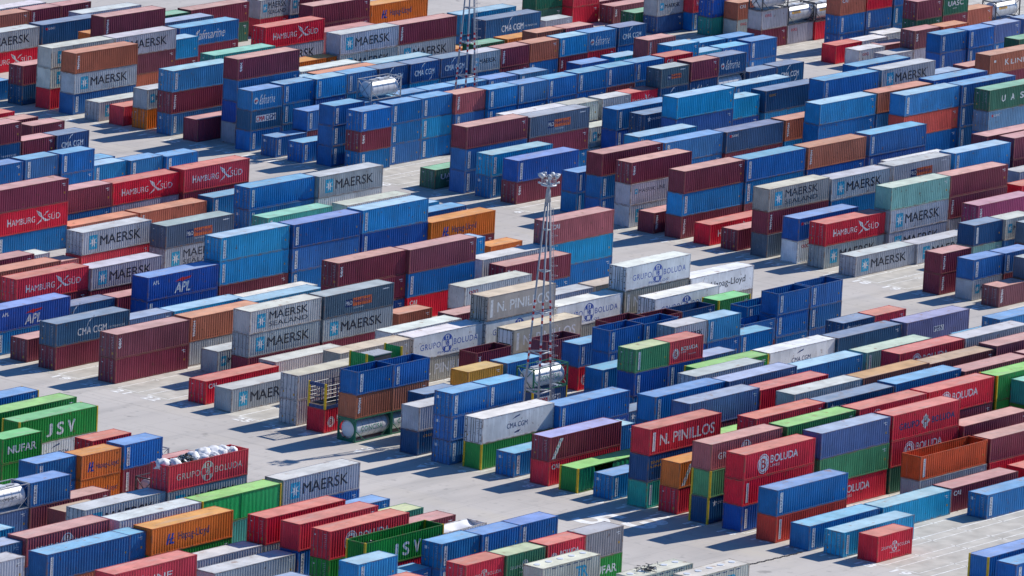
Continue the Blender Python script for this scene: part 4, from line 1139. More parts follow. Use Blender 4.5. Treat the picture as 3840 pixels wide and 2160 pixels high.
def g_side(L, reefer=False, key='side'):
    g = G(); pr = smooth_profile(L) if reefer else profile(L)
    for (xa, da), (xb, db) in zip(pr, pr[1:]):
        g.quad([(xa, YF + da, .15), (xb, YF + db, .15), (xb, YF + db, 2.51), (xa, YF + da, 2.51)], key)
    return g

def g_roof(L, reefer=False):
    g = G(); a, b = -L / 2 + .12, L / 2 - .12
    n = max(4, round((b - a) / .40)); p = (b - a) / n
    d = .004 if reefer else .009
    pr = [(a, 0.)]
    for i in range(n):
        x = a + i * p
        pr += [(x + p * .40, 0.), (x + p * .52, -d), (x + p * .86, -d), (x + p * .98, 0.)]
    pr.append((b, 0.))
    z = 2.572
    for (xa, da), (xb, db) in zip(pr, pr[1:]):
        g.quad([(xa, -W / 2 + .075, z + da), (xb, -W / 2 + .075, z + db), (xb, W / 2 - .075, z + db), (xa, W / 2 - .075, z + da)], 'roof')
    return g

def g_frame(L, posts=True, key='frame'):
    g = G(); hx, hy = L / 2, W / 2
    for sy in (-1, 1):
        y0, y1 = sorted((sy * hy, sy * (hy - .06)))
        g.box(-hx + .12, hx - .12, y0, y1, .03, .15, key)          # bottom rail
        y0, y1 = sorted((sy * (hy - .004), sy * (hy - .08)))
        g.box(-hx + .12, hx - .12, y0, y1, 2.51, 2.585, key)         # top rail
        for sx in (-1, 1):
            if posts:
                xs = sorted((sx * (hx - .004), sx * (hx - .17))); ys = sorted((sy * (hy - .006), sy * (hy - .12)))
                g.box(xs[0], xs[1], ys[0], ys[1], .12, 2.47, key)
            for z0, z1 in ((0, .12), (2.47, 2.591)):                 # corner castings
                xs = sorted((sx * hx, sx * (hx - .18))); ys = sorted((sy * hy, sy * (hy - .163)))
                g.box(xs[0], xs[1], ys[0], ys[1], z0, z1, key)
    for sx in (-1, 1):
        xs = sorted((sx * (hx - .01), sx * (hx - .13)))
        g.box(xs[0], xs[1], -hy + .163, hy - .163, .02, .14, key)
        g.box(xs[0], xs[1], -hy + .163, hy - .163, 2.46, 2.58, key)
    g.quad([(-hx + .13, -hy + .06, .10), (hx - .13, -hy + .06, .10), (hx - .13, hy - .06, .10), (-hx + .13, hy - .06, .10)], 'plank')
    return g

def g_posts(L):
    out = []
    for sx in (-1, 1):
        for sy in (-1, 1):
            g = G(); hx, hy = L / 2, W / 2
            xs = sorted((sx * (hx + .004), sx * (hx - .17))); ys = sorted((sy * (hy + .004), sy * (hy - .20)))
            g.box(xs[0], xs[1], ys[0], ys[1], .0, 2.6, 'yellow')
            out.append(g)
    return out

def g_end(L, sx):
    """Corrugated end wall at x = sx*L/2."""
    g = G(); hx = L / 2 - .03; a, b = -W / 2 + .12, W / 2 - .12
    n = 8; p = (b - a) / n
    pr = [(a, 0.)]
    for i in range(n):
        y = a + i * p
        pr += [(y + p * .34, 0.), (y + p * .48, .045), (y + p * .82, .045), (y + p * .96, 0.)]
    pr.append((b, 0.))
    for (ya, da), (yb, db) in zip(pr, pr[1:]):
        g.quad([(sx * (hx - da), ya, .13), (sx * (hx - db), yb, .13), (sx * (hx - db), yb, 2.47), (sx * (hx - da), ya, 2.47)], 'end')
    return g

def g_door(L, s, mk=0, reefer=False):
    """One door leaf at the -x end; s = -1 the near leaf, +1 the far leaf."""
    g = G(); x = -L / 2 + .035
    y0, y1 = sorted((s * .012, s * (W / 2 - .125)))
    g.box(x, x + .05, y0, y1, .14, 2.46, 'end')
    for k in range(3):                                               # pressed panels
        za = .26 + k * .74
        g.box(x - .012, x, y0 + .10, y1 - .10, za, za + .58, 'end')
    for q in (.27, .74):                                             # lock rods with handles and keepers
        yy = y0 + (y1 - y0) * q
        g.tube((x - .05, yy, .08), (x - .05, yy, 2.52), .024, 'doorrod' if not reefer else 'black', 6)
        for z in (.18, .9, 1.55, 2.42): g.box(x - .065, x - .012, yy - .05, yy + .05, z - .035, z + .035, 'frame')
        g.box(x - .075, x - .055, yy - .02, yy + .22, 1.02, 1.06, 'doorrod')
    for z in (.35, .95, 1.6, 2.25):                                  # hinges
        yy = (W / 2 - .14) * s
        g.box(x - .02, x, min(yy, yy - s * .16), max(yy, yy - s * .16), z - .04, z + .04, 'frame' if not reefer else 'black')
    if reefer:
        g.box(x - .006, x, -s * -.0 + y0, y0 + .03, .14, 2.46, 'black'); g.box(x - .006, x, y1 - .03, y1, .14, 2.46, 'black')
    xm = x - .0135
    def patch(ya, yb, za, zb, m): g.quad([(xm, ya, za), (xm, yb, za), (xm, yb, zb), (xm, ya, zb)][::-1], m)
    if s < 0:                                                        # near leaf carries the number lines
        for i in range(7):
            z = 2.24 - i * .17; w = (.34, .20, .26, .16, .30, .18, .24)[i]
            patch(y0 + .36, y0 + .36 + w, z - .035, z, 'grey' if mk != 2 else 'dark')
        if mk == 3: patch(y0 + .25, y0 + .5, .42, .68, 'gold')
    else:
        if mk == 1: patch(y1 - .50, y1 - .20, 1.80, 2.10, 'white'); patch(y1 - .80, y1 - .62, 1.88, 1.97, 'grey')
        if mk in (0, 3): patch(y1 - .46, y1 - .24, 2.0, 2.1, 'white')
        patch(y1 - .42, y1 - .24, .62, .80, 'gold')
    return g

# ------------------------------------------------------------------ lettering
_txt = {}
def text_mesh(body, bold=0., shear=0., space=1.0):
    k = (body, bold, shear, space)
    if k in _txt: return _txt[k]
    cu = bpy.data.curves.new('lettering_outline', 'FONT')
    cu.body = body; cu.size = 1.0; cu.offset = bold; cu.shear = shear; cu.space_character = space; cu.resolution_u = 3
    ob = bpy.data.objects.new('lettering_outline', cu); COL.objects.link(ob)
    dg = bpy.context.evaluated_depsgraph_get()
    me = bpy.data.meshes.new_from_object(ob.evaluated_get(dg))
    vs = [tuple(v.co) for v in me.vertices]; fs = [tuple(p.vertices) for p in me.polygons]
    bpy.data.objects.remove(ob); bpy.data.curves.remove(cu); bpy.data.meshes.remove(me)
    x0 = min(v[0] for v in vs); x1 = max(v[0] for v in vs); y0 = min(v[1] for v in vs); y1 = max(v[1] for v in vs)
    _txt[k] = ([((v[0] - x0) / (x1 - x0), (v[1] - y0) / (y1 - y0)) for v in vs], fs)
    return _txt[k]

class Ink:
    """Flat lettering laid out in metres from the container's left end (u) and floor (v)."""
    def __init__(s, L): s.L = L; s.parts = []; s.new('lettering')
    def new(s, name): s.g = G(); s.parts.append((name, s.g)); return s
    def poly(s, pts, m, lift=0.):
        s.g.quad([(u - s.L / 2, lift, v) for u, v in pts], m)
    def rect(s, u0, u1, v0, v1, m, lift=0.): s.poly([(u0, v0), (u1, v0), (u1, v1), (u0, v1)], m, lift)
    def text(s, body, u0, u1, v0, v1, m, bold=.02, shear=0., space=1., lift=0., rot=False, skew=None):
        """Bold strokes are made by laying a few shifted copies of the glyphs, each a hair above the last."""
        vs, fs = text_mesh(body, 0., shear, space)
        t = bold * 1.9 * abs(v1 - v0)
        for j, (du, dv) in enumerate(((0, 0), (-t, 0), (t, 0), (0, t * .7), (0, -t * .7)) if t > .004 else ((0, 0),)):
            b = len(s.g.v)
            for a, c in vs:
                if rot: u, v = u1 - c * (u1 - u0), v0 + a * (v1 - v0)
                else: u, v = u0 + a * (u1 - u0), v0 + c * (v1 - v0)
                u += du; v += dv
                s.g.v.append((u - s.L / 2, lift + .0007 * j, v))
            for f in fs: s.g.f.append(tuple(b + i for i in f)); s.g.m.append(m)
    def disc(s, u, v, r, m, lift=0., n=28, rin=None, rv=None):
        rv = rv or r
        P = [(u + r * math.cos(2 * math.pi * i / n), v + rv * math.sin(2 * math.pi * i / n)) for i in range(n)]
        if rin is None: s.poly(P, m, lift)
        else:
            q = rin / r
            Q = [(u + (a - u) * q, v + (c - v) * q) for a, c in P]
            for i in range(n):
                j = (i + 1) % n
                s.poly([P[i], P[j], Q[j], Q[i]], m, lift)
    def star(s, u, v, r, n, q, m, lift=0.):
        P = []
        for i in range(2 * n):
            t = math.pi / 2 + math.pi * i / n; rr = r if i % 2 == 0 else r * q
            P.append((u + rr * math.cos(t), v + rr * math.sin(t)))
        for i in range(2 * n):
            s.poly([(u, v), P[i], P[(i + 1) % (2 * n)]], m, lift)
    def arc(s, u, v, r, a0, a1, w, m, n=14, lift=0.):
        for i in range(n):
            ta, tb = R(a0 + (a1 - a0) * i / n), R(a0 + (a1 - a0) * (i + 1) / n)
            wa, wb = (w * math.sin(math.pi * (j / n) ** .7) + .01 for j in (i, i + 1))
            s.poly([(u + r * math.cos(ta), v + r * math.sin(ta)), (u + r * math.cos(tb), v + r * math.sin(tb)),
                    (u + (r - wb) * math.cos(tb), v + (r - wb) * math.sin(tb)), (u + (r - wa) * math.cos(ta), v + (r - wa) * math.sin(ta))], m, lift)
    def crest(s, u, v, r, m):
        s.disc(u, v, r, m, n=30, rin=r * .90)
        for sx in (-1, 1):
            for sz in (-1, 1):
                s.poly([(u + sx * r * .30, v + sz * r * .42), (u + sx * r * .72, v + sz * r * .30), (u + sx * r * .62, v + sz * r * .66), (u + sx * r * .34, v + sz * r * .84)], m)
        s.rect(u - r * .42, u + r * .42, v + r * .30, v + r * .40, m); s.rect(u - r * .42, u + r * .42, v - r * .40, v - r * .30, m)
        s.text('VB', u - r * .34, u + r * .34, v - r * .24, v + r * .24, m, bold=.03)
        s.rect(u - r * .12, u + r * .12, v + r * .46, v + r * .78, m)
    def done(s, reefer=False):
        """Lay the flat shapes onto the corrugated sheet: [(part name, geometry)]."""
        return [(n, s.lay(g, reefer)) for n, g in s.parts if g.f]
    def lay(s, src, reefer):
        bm = bmesh.new()
        bv = [bm.verts.new(p) for p in src.v]
        lay = bm.faces.layers.int.new('k'); keys = list(dict.fromkeys(src.m))
        for f, m in zip(src.f, src.m):
            try: bf = bm.faces.new([bv[i] for i in f])
            except ValueError: continue
            bf[lay] = keys.index(m)
        pr = smooth_profile(s.L) if reefer else profile(s.L)
        xs = [v.co.x for v in bm.verts]; lo, hi = min(xs), max(xs)
        for x, d in pr:
            if lo < x < hi:
                bmesh.ops.bisect_plane(bm, geom=bm.verts[:] + bm.edges[:] + bm.faces[:], plane_co=(x, 0, 0), plane_no=(1, 0, 0))
        def dep(x):
            for (xa, da), (xb, db) in zip(pr, pr[1:]):
                if xa <= x <= xb: return da + (db - da) * (x - xa) / (xb - xa)
            return 0.
        g = G()
        bm.verts.index_update()
        for v in bm.verts: g.v.append((v.co.x, YF + dep(v.co.x) - .004 - v.co.y * 1.0, v.co.z))
        for f in bm.faces:
            f.normal_update()
            ix = [v.index for v in f.verts]
            if f.normal.y > 0: ix.reverse()
            g.f.append(tuple(ix)); g.m.append(keys[f[lay]])
        bm.free()
        return g

def hamburg(k, L):
    q = L / 12.19
    k.text('HAMBURG', 1.7 * q, 6.5 * q, .95, 1.62, 'white', bold=0.000); k.text('H', 1.65 * q, 2.3 * q, .95, 1.78, 'white', bold=0.004)
    k.new('lettering'); k.text('SÜD', 8.75 * q, 10.9 * q, .95, 1.74, 'white', bold=.0)
    k.new('emblem'); u, v = 7.7 * q, 1.30; a = 1.05 * q
    k.poly([(u - a, v + .95), (u - a * .2, v + .62), (u + a * .15, v + .05), (u - a * .2, v + .12)], 'white')
    k.poly([(u - a * .2, v + .12), (u + a * .15, v + .05), (u + a * 1.25, v - .42), (u + a * .5, v - .42)], 'white')
    k.poly([(u + a * .05, v + .0), (u + a * .32, v + .2), (u + a * 1.2, v + .72), (u + a * .7, v + .62)], 'white')
    k.poly([(u - a * 1.0, v - .72), (u - a * .35, v - .28), (u + a * .05, v + .0), (u - a * .12, v - .38)], 'white')
    k.poly([(u - a, v + .95), (u - a * .55, v + .3), (u - a * .2, v + .12), (u - a * .42, v + .55)], 'white')

def arcs(k, L, m, u0, u1, v):
    w = u1 - u0
    k.arc(u0 + w * .62, v + .35, .32 * w, 95, 168, .14, m); k.arc(u0 + w * .62, v + .25, .32 * w, -78, -8, .14, m)

def lettering(mk, L, col):
    """All writing and emblems on the long side that faces the camera."""
    k = Ink(L); q = L / 12.19; short = L < 7
    z = .0025
    if mk == 'T':
        k.new('name_panel'); k.rect(.52, .98, .32, 2.28, 'white')
        for i, ch in enumerate('TARROS'):
            k.text(ch, .60, .90, 1.98 - i * .31, 2.20 - i * .31, 'navy', bold=0.008, lift=z)
        k.new('marking'); k.rect(L - .75, L - .58, .95, 1.15, 'gold')
    elif mk == 'W':
        k.new('name_panel'); k.rect(.55, .95, .30, 2.25, 'white')
        for i in range(9): k.rect(.66, .84, .42 + i * .20, .54 + i * .20, 'grey', z)
        k.new('marking'); k.rect(L - .75, L - .58, .95, 1.15, 'gold')
    elif mk in ('M', 'ML', 'MS'):
        if mk == 'ML':
            k.new('emblem'); k.rect(.9, 1.4, 1.35, 1.95, 'cyan'); k.star(1.15, 1.65, .22, 7, .42, 'white', z)
            k.new('lettering'); k.text('MAERSK LINE', 1.7, 7.0, 1.42, 1.86, 'dark', bold=0.000)
        else:
            pu0, pu1 = (1.25, 2.70) if not short else (.62, 1.45)
            pv = (.52, 2.10) if not short else (.85, 1.95)
            k.new('emblem'); k.rect(pu0, pu1, *pv, 'cyan')
            k.star((pu0 + pu1) / 2, sum(pv) / 2, (pu1 - pu0) * .46, 7, .42, 'white', z)
            k.new('lettering')
            if mk == 'M': k.text('MAERSK', 3.2 if not short else 1.75, 10.3 if not short else 5.2, .82 if not short else 1.12, 1.88 if not short else 1.70, 'dark', bold=0.013)
            else:
                a, b = (3.3, 9.9) if not short else (1.7, 5.5)
                k.text('MAERSK', a, b, 1.30, 2.16, 'dark', bold=0.011); k.new('lettering'); k.text('SEALAND', a, b, .50, 1.02, 'dark', bold=0.006)
    elif mk == 'H': hamburg(k, L)
    elif mk == 'V':
        k.text('TRITON', .50, .86, .55, 2.2, 'white', bold=0.013, rot=True)
    elif mk == 'X':
        k.text('tex', .42, .86, 1.05, 2.15, 'white', bold=0.017, rot=True)
    elif mk == 'C': k.text('CAI', .50, 1.75, 1.72, 2.22, 'white', bold=0.021)
    elif mk == 'G':
        if col == 'wh':
            k.text('CMA CGM', 4.2, 7.7, 1.0, 1.52, 'navy', bold=.006)
            k.new('emblem'); k.poly([(5.0, 1.85), (5.6, 2.12), (6.4, 2.28), (6.3, 2.12), (5.7, 2.0)], 'navy'); k.new('emblem'); k.poly([(5.6, .42), (6.2, .45), (6.6, .70), (6.0, .64), (5.5, .52)], 'navy')
        else:
            u0, u1, h = (3.6, 8.4, .78) if not short else (.95, 5.0, .72)
            v = .80 if not short else .88
            k.text('CMA CGM', u0, u1, v, v + h, 'white', bold=0.019); k.new('emblem'); arcs(k, L, 'white', u0, u1, v + .1)
            if not short: k.new('lettering'); k.text('THE FRENCH LINE', 8.7, 11.4, 1.0, 1.22, 'white', bold=0.000)
    elif mk == 'Gr':
        k.rect(1.0, 4.9, 1.05, 1.90, 'white'); k.text('CMA', 1.1, 2.75, 1.16, 1.78, 'red', bold=0.017, lift=z); k.text('CGM', 2.95, 4.8, 1.16, 1.78, 'navy', bold=0.013, lift=z)
    elif mk == 'S':
        e = 1.4 * q * (1.3 if short else 1)
        k.new('emblem'); k.disc(e, 1.25, .42, 'white'); k.rect(e - .3, e + .3, 1.18, 1.36, 'red', z); k.rect(e - .3, e, 1.0, 1.18, 'navy', z)
        k.new('lettering'); k.text('Safmarine', 3.2 * q, 9.4 * q, .70, 1.90, 'white', bold=0.000, shear=.35)
        k.poly([(3.0 * q, .9), (3.2 * q, .8), (4.2 * q, 1.9), (4.1 * q, 2.05)], 'white')
    elif mk == 'L':
        m2 = 'blue'
        u = 2.2 * q if not short else 1.0
        s1 = 1.0 if not short else .8
        k.new('emblem')
        for dx in (0, .5):
            k.poly([(u + dx * s1, .75), (u + (dx + .28) * s1, .75), (u + (dx + .62) * s1, 1.75), (u + (dx + .34) * s1, 1.75)], m2)
        k.poly([(u + .2 * s1, 1.12), (u + 1.1 * s1, 1.18), (u + 1.15 * s1, 1.32), (u + .25 * s1, 1.28)], m2)
        k.poly([(u + .5 * s1, .75), (u + 1.25 * s1, .75), (u + 1.2 * s1, .95), (u + .56 * s1, .9)], m2)
        k.new('lettering'); k.text('Hapag-Lloyd', 4.0 * q if not short else 2.2, (8.6 * q if col == 'or' else 10.6 * q) if not short else 5.7, .78, 1.72 if not short else 1.5, 'dark' if col == 'wh' else 'navy', bold=0.005)
    elif mk == 'B':
        if not short:
            k.new('emblem'); k.disc(3.3, 1.24, .98, 'white', rin=.88, rv=1.0); k.disc(3.3, 1.24, .80, 'white', rv=.82); k.text('B', 2.92, 3.70, .72, 1.76, 'red', bold=0.013, lift=z)
            k.new('lettering'); k.text('BOLUDA', 4.5, 9.2, 1.18, 1.92, 'white', bold=0.019); k.new('lettering'); k.text('LINES', 4.5, 6.1, .74, 1.0, 'white', bold=0.008)
        else:
            k.new('emblem'); k.disc(1.15, 1.12, .58, 'white', rin=.51); k.disc(1.15, 1.12, .46, 'white'); k.text('B', .94, 1.38, .82, 1.42, 'red', bold=0.013, lift=z)
            k.new('lettering'); k.text('BOLUDA', 2.1, 5.1, 1.32, 1.74, 'white', bold=0.019); k.new('lettering'); k.text('LINES', 2.1, 3.1, 1.06, 1.22, 'white', bold=0.008)
            k.new('lettering'); k.text('MARITIME', 3.4, 4.8, .74, .86, 'white', bold=0.000)
    elif mk in ('GB', 'GP', 'GD', 'GW'):
        m = {'GD': 'navy'}.get(mk, 'blue' if col == 'wh' else ('cream' if mk == 'GB' else 'white'))
        a = 1.0 if mk != 'GP' else .55
        v = 1.28
        hh = .62 if not short else .30
        k.new('emblem')
        if mk == 'GD':
            for t in (0, 1): k.star(6.0 * q, v, .80, 4, .62, 'white', z * t); k.rect(5.55 * q, 6.45 * q, v - .55, v + .55, 'white', z)
            k.rect(5.82 * q, 6.18 * q, v - .08, v + .08, 'red', z * 2)
        else: k.crest(6.0 * q, v, .98 if not short else .52, m)
        k.new('lettering'); k.text('GRUPO', 1.3 * q, 4.85 * q, v - hh / 2, v + hh / 2, m, bold=0.000 if mk in ('GB', 'GP') else .03, space=1.15)
        k.new('lettering'); k.text('BOLUDA', 7.15 * q, 11.3 * q, v - hh / 2, v + hh / 2, m, bold=0.000 if mk in ('GB', 'GP') else .03, space=1.15)
        if col == 'wh' or mk == 'GP': k.new('lettering'); k.text('PINILLOS', 4.4 * q, 8.0 * q, .28 if not short else .62, .52 if not short else .76, m, bold=0.000, space=1.1)
    elif mk == 'N':
        k.new('emblem'); k.rect(.55, 1.0, .35, 2.2, 'white'); k.new('lettering'); k.text('N. PINILLOS', 1.8, 11.1, .80, 1.85, 'white', bold=0.017)
    elif mk == 'J':
        for ch, u in (('J', 4.3), ('S', 5.9), ('V', 7.6)): k.new('lettering'); k.text(ch, u, u + (1.0 if ch != 'J' else .8), .55, 1.75, 'white', bold=0.029)
    elif mk == 'A':
        k.text('APL', 4.7, 7.4, .38, 1.42, 'white', bold=0.021, shear=.2)
        k.new('emblem'); k.poly([(4.7, 1.62), (5.6, 1.62), (6.0, 1.5), (6.4, 1.62), (7.4, 1.74), (7.5, 1.98), (6.4, 1.9), (6.0, 1.98), (5.4, 1.82)], 'red')
        k.new('lettering'); k.text('APL', .9, 2.0, 1.7, 2.1, 'white', bold=0.021)
    elif mk == 'P':
        k.new('name_panel')
        if not short: k.rect(3.7, 5.0, .85, 1.72, 'navy'); k.rect(5.04, 8.3, .85, 1.78, 'orange'); k.text('P&O', 3.8, 4.9, 1.05, 1.52, 'white', bold=0.013, lift=z); k.text('Nedlloyd', 5.2, 8.1, 1.05, 1.62, 'navy', bold=0.008, lift=z); k.text('CONTAINER', 5.2, 7.0, .55, .72, 'white', bold=0.000)
        else: k.rect(1.5, 2.2, 1.05, 1.62, 'navy'); k.rect(2.24, 4.4, 1.05, 1.66, 'orange'); k.text('P&O', 1.56, 2.14, 1.18, 1.46, 'white', bold=0.013, lift=z); k.text('Nedlloyd', 2.34, 4.3, 1.18, 1.52, 'navy', bold=0.008, lift=z)
        k.new('marking'); k.rect(L - 2.0, L - .9, 2.08, 2.2, 'white')
    elif mk == 'U':
        if short: k.text('UASC', 1.2, 4.9, 1.2, 1.9, 'white', bold=0.021); k.text('REEFER', 2.4, 3.4, .78, .92, 'white', bold=0.000)
        else:
            for ch, u in (('U', 2.9), ('A', 5.0), ('S', 7.1), ('C', 9.2)): k.new('lettering'); k.text(ch, u, u + .8, .95, 1.7, 'white', bold=0.025)
    elif mk == 'K':
        k.new('emblem'); k.star(1.1, 1.95, .36, 5, .5, 'white'); k.new('lettering'); k.text('CRONOS', 1.55, 3.6, 1.82, 2.06, 'white', bold=0.008)
    elif mk == 'CR':
        k.text('CRONOS', .9, 3.4, 1.85, 2.15, 'gold', bold=0.000)
    elif mk == 'D':
        sk = lambda u, v: (.45 + (v - .25) * .62 + (u - .0), v)
        k.poly([(.45, .22), (1.0, .22), (2.25, 2.28), (1.7, 2.28)], 'white')
        for i, ch in enumerate('TARROS'):
            t = .08 + i * .15; u = .72 + t * 1.25; v = .24 + t * 2.0
            k.text(ch, u - .13, u + .13, v, v + .22, ('navy', 'red', 'navy', 'inkgreen', 'red', 'navy')[i], bold=0.008, lift=z)
    elif mk == 'Gd':
        k.text('SENATOR', .5, 3.0, 1.72, 2.0, 'gold', bold=0.017); k.new('lettering'); k.text('LINES', .5, 2.9, 1.35, 1.58, 'gold', bold=0.017)
    elif mk == 'NF':
        k.text('NUFAR', .9 if short else 2.5, 5.2 if short else 9.5, .95, 1.72, 'white', bold=0.025)
    elif mk == 'FR':
        for u, ch in ((5.3, 'T'), (6.2, 'R')): k.new('lettering'); k.text(ch, u, u + 1.0, .75, 1.9, 'cyan', bold=0.021)
        k.new('marking')
        for i in range(6): k.rect(1.5 + i * 1.1, 2.2 + i * 1.1, 2.3, 2.38, 'navy')
    elif mk == 'MV':
        k.rect(5.3, 7.2, .95, 1.55, 'white'); k.text('MSV', 5.45, 7.05, 1.02, 1.48, 'navy', bold=0.013, lift=z)
    elif mk in ('KL', 'NE'):
        k.new('marking'); k.rect(1.0, 1.5, 1.5, 1.8, 'white'); k.new('lettering'); k.text('K', 3.6, 4.5, .95, 1.75, 'white', bold=0.013); k.new('lettering'); k.text('LINE', 5.0, 8.6, .95, 1.6, 'white', bold=0.008)
    elif mk == 'O': k.text('OOCL', .85, 2.6 if not short else 2.3, 1.72, 2.12, 'red', bold=0.017)
    elif mk == 'n': k.rect(.55, 1.0, 1.78, 2.1, 'red'); k.text('NORASIA', 1.1, 2.9, 1.8, 2.08, 'white', bold=0.013)
    elif mk == 'h': k.rect(.7, 1.1, 1.85, 2.15, 'red'); k.text('SUDEC', 1.2, 2.6, 1.87, 2.13, 'white', bold=0.013)
    elif mk == 'g': k.text('SUDEC', .8, 2.3, 1.85, 2.12, 'gold', bold=0.013)
    elif mk == 'R': return None
    else: return None
    return k

# stray stickers for unmarked sides
def stickers(L):
    k = Ink(L).new('marking')
    k.rect(L - .72, L - .54, .95, 1.18, 'gold'); k.new('marking'); k.rect(L - 1.1, L - .56, 2.05, 2.14, 'white'); k.rect(L - .9, L - .56, 1.86, 1.93, 'white')
    return k

# ------------------------------------------------------------------ part meshes, shared between containers
_mesh = {}
_ink = {}
def part(key, fn):
    if key not in _mesh:
        g = fn()
        _mesh[key] = (g, None)
    return key
def geo(key): return _mesh[key][0]
def data(key, name):
    g, me = _mesh[key]
    if me is None:
        me = g.mesh(name); _mesh[key] = (g, me)
    return me

def flipx(g):
    o = G(); o.v = [(-x, -y, z) for x, y, z in g.v]; o.f = list(g.f); o.m = list(g.m); return o

def parts_of(L, col, mk, ty, fl):
    """[(part name, mesh key, colour role)] of a dry, open-top, refrigerated, bulk or curtain-sided container."""
    ref = ty == 'reefer'; yel = 'y' in fl; lk = round(L, 2)
    P = []
    P.append(('frame', part(('frame', lk, yel), lambda: g_frame(L, not yel)), 'p'))
    if yel:
        for i in range(4): P.append(('corner_post', part(('post', lk, i), lambda i=i: g_posts(L)[i]), 'p'))
    if ty == 'curtain':
        P.append(('side_panel', part(('side2', lk, ref), lambda: flipx(g_side(L, ref))), 'p'))
    else:
        P.append(('side_panel', part(('side', lk, ref), lambda: g_side(L, ref)), 'p'))
        P.append(('side_panel', part(('side2', lk, ref), lambda: flipx(g_side(L, ref))), 'p'))
    if ty != 'open':
        P.append(('roof', part(('roof', lk, ref), lambda: g_roof(L, ref)), 'r'))
    P.append(('end_wall', part(('end', lk, 1), lambda: g_end(L, 1)), 'p'))
    if 'd' in fl or ref:
        mkk = 2 if ref else (1 if mk == 'T' else 3 if mk in ('K', 'C', 'X', '') else 0)
        for s in (-1, 1):
            P.append(('door', part(('door', lk, s, mkk, ref), lambda s=s: g_door(L, s, mkk, ref)), 'p'))
    else:
        P.append(('end_wall', part(('end', lk, -1), lambda: g_end(L, -1)), 'p'))
    ck = col if mk in ('G', 'L', 'GB', 'GP', 'GW', 'GD') else ''
    lkey = ('ink', lk, mk, ck, ref)
    if lkey not in _ink:
        k = lettering(mk, L, col)
        if k is None and ty == 'dry' and mk == '': k = stickers(L)
        _ink[lkey] = []
        for i, (n, g) in enumerate(k.done(ref) if k else []):
            _mesh[lkey + (i,)] = (g, None); _ink[lkey].append((n, lkey + (i,), 'n'))
    if ty != 'curtain': P += _ink[lkey]
    return P

def link(name, me, parent=None, loc=(0, 0, 0)):
    o = bpy.data.objects.new(name, me); COL.objects.link(o); o.location = loc
    if parent is not None: o.parent = parent
    return o

def empty(name, loc, label, cat, group=None, rotz=0.):
    o = bpy.data.objects.new(name, None); COL.objects.link(o); o.location = loc; o.rotation_euler = (0, 0, rotz)
    o.empty_display_size = .3
    o['label'] = label; o['category'] = cat
    if group: o['group'] = group
    return o

def tagged(o, label, cat, group=None):
    o['label'] = label; o['category'] = cat
    if group: o['group'] = group
    return o

def vary(c, s=.14):
    f = 1 + random.uniform(-s, s)
    r_, g_, b_ = (x * f for x in c)
    if b_ > 2 * r_ and b_ > 1.3 * g_: g_ *= random.uniform(.84, 1.16)          # blues run from royal to teal
    fade = random.random() ** 3 * .12                                          # a few are sun-bleached
    return tuple(max(0., min(.9, (x + (.45 - x) * fade) * (1 + random.uniform(-.05, .05)))) for x in (r_, g_, b_))

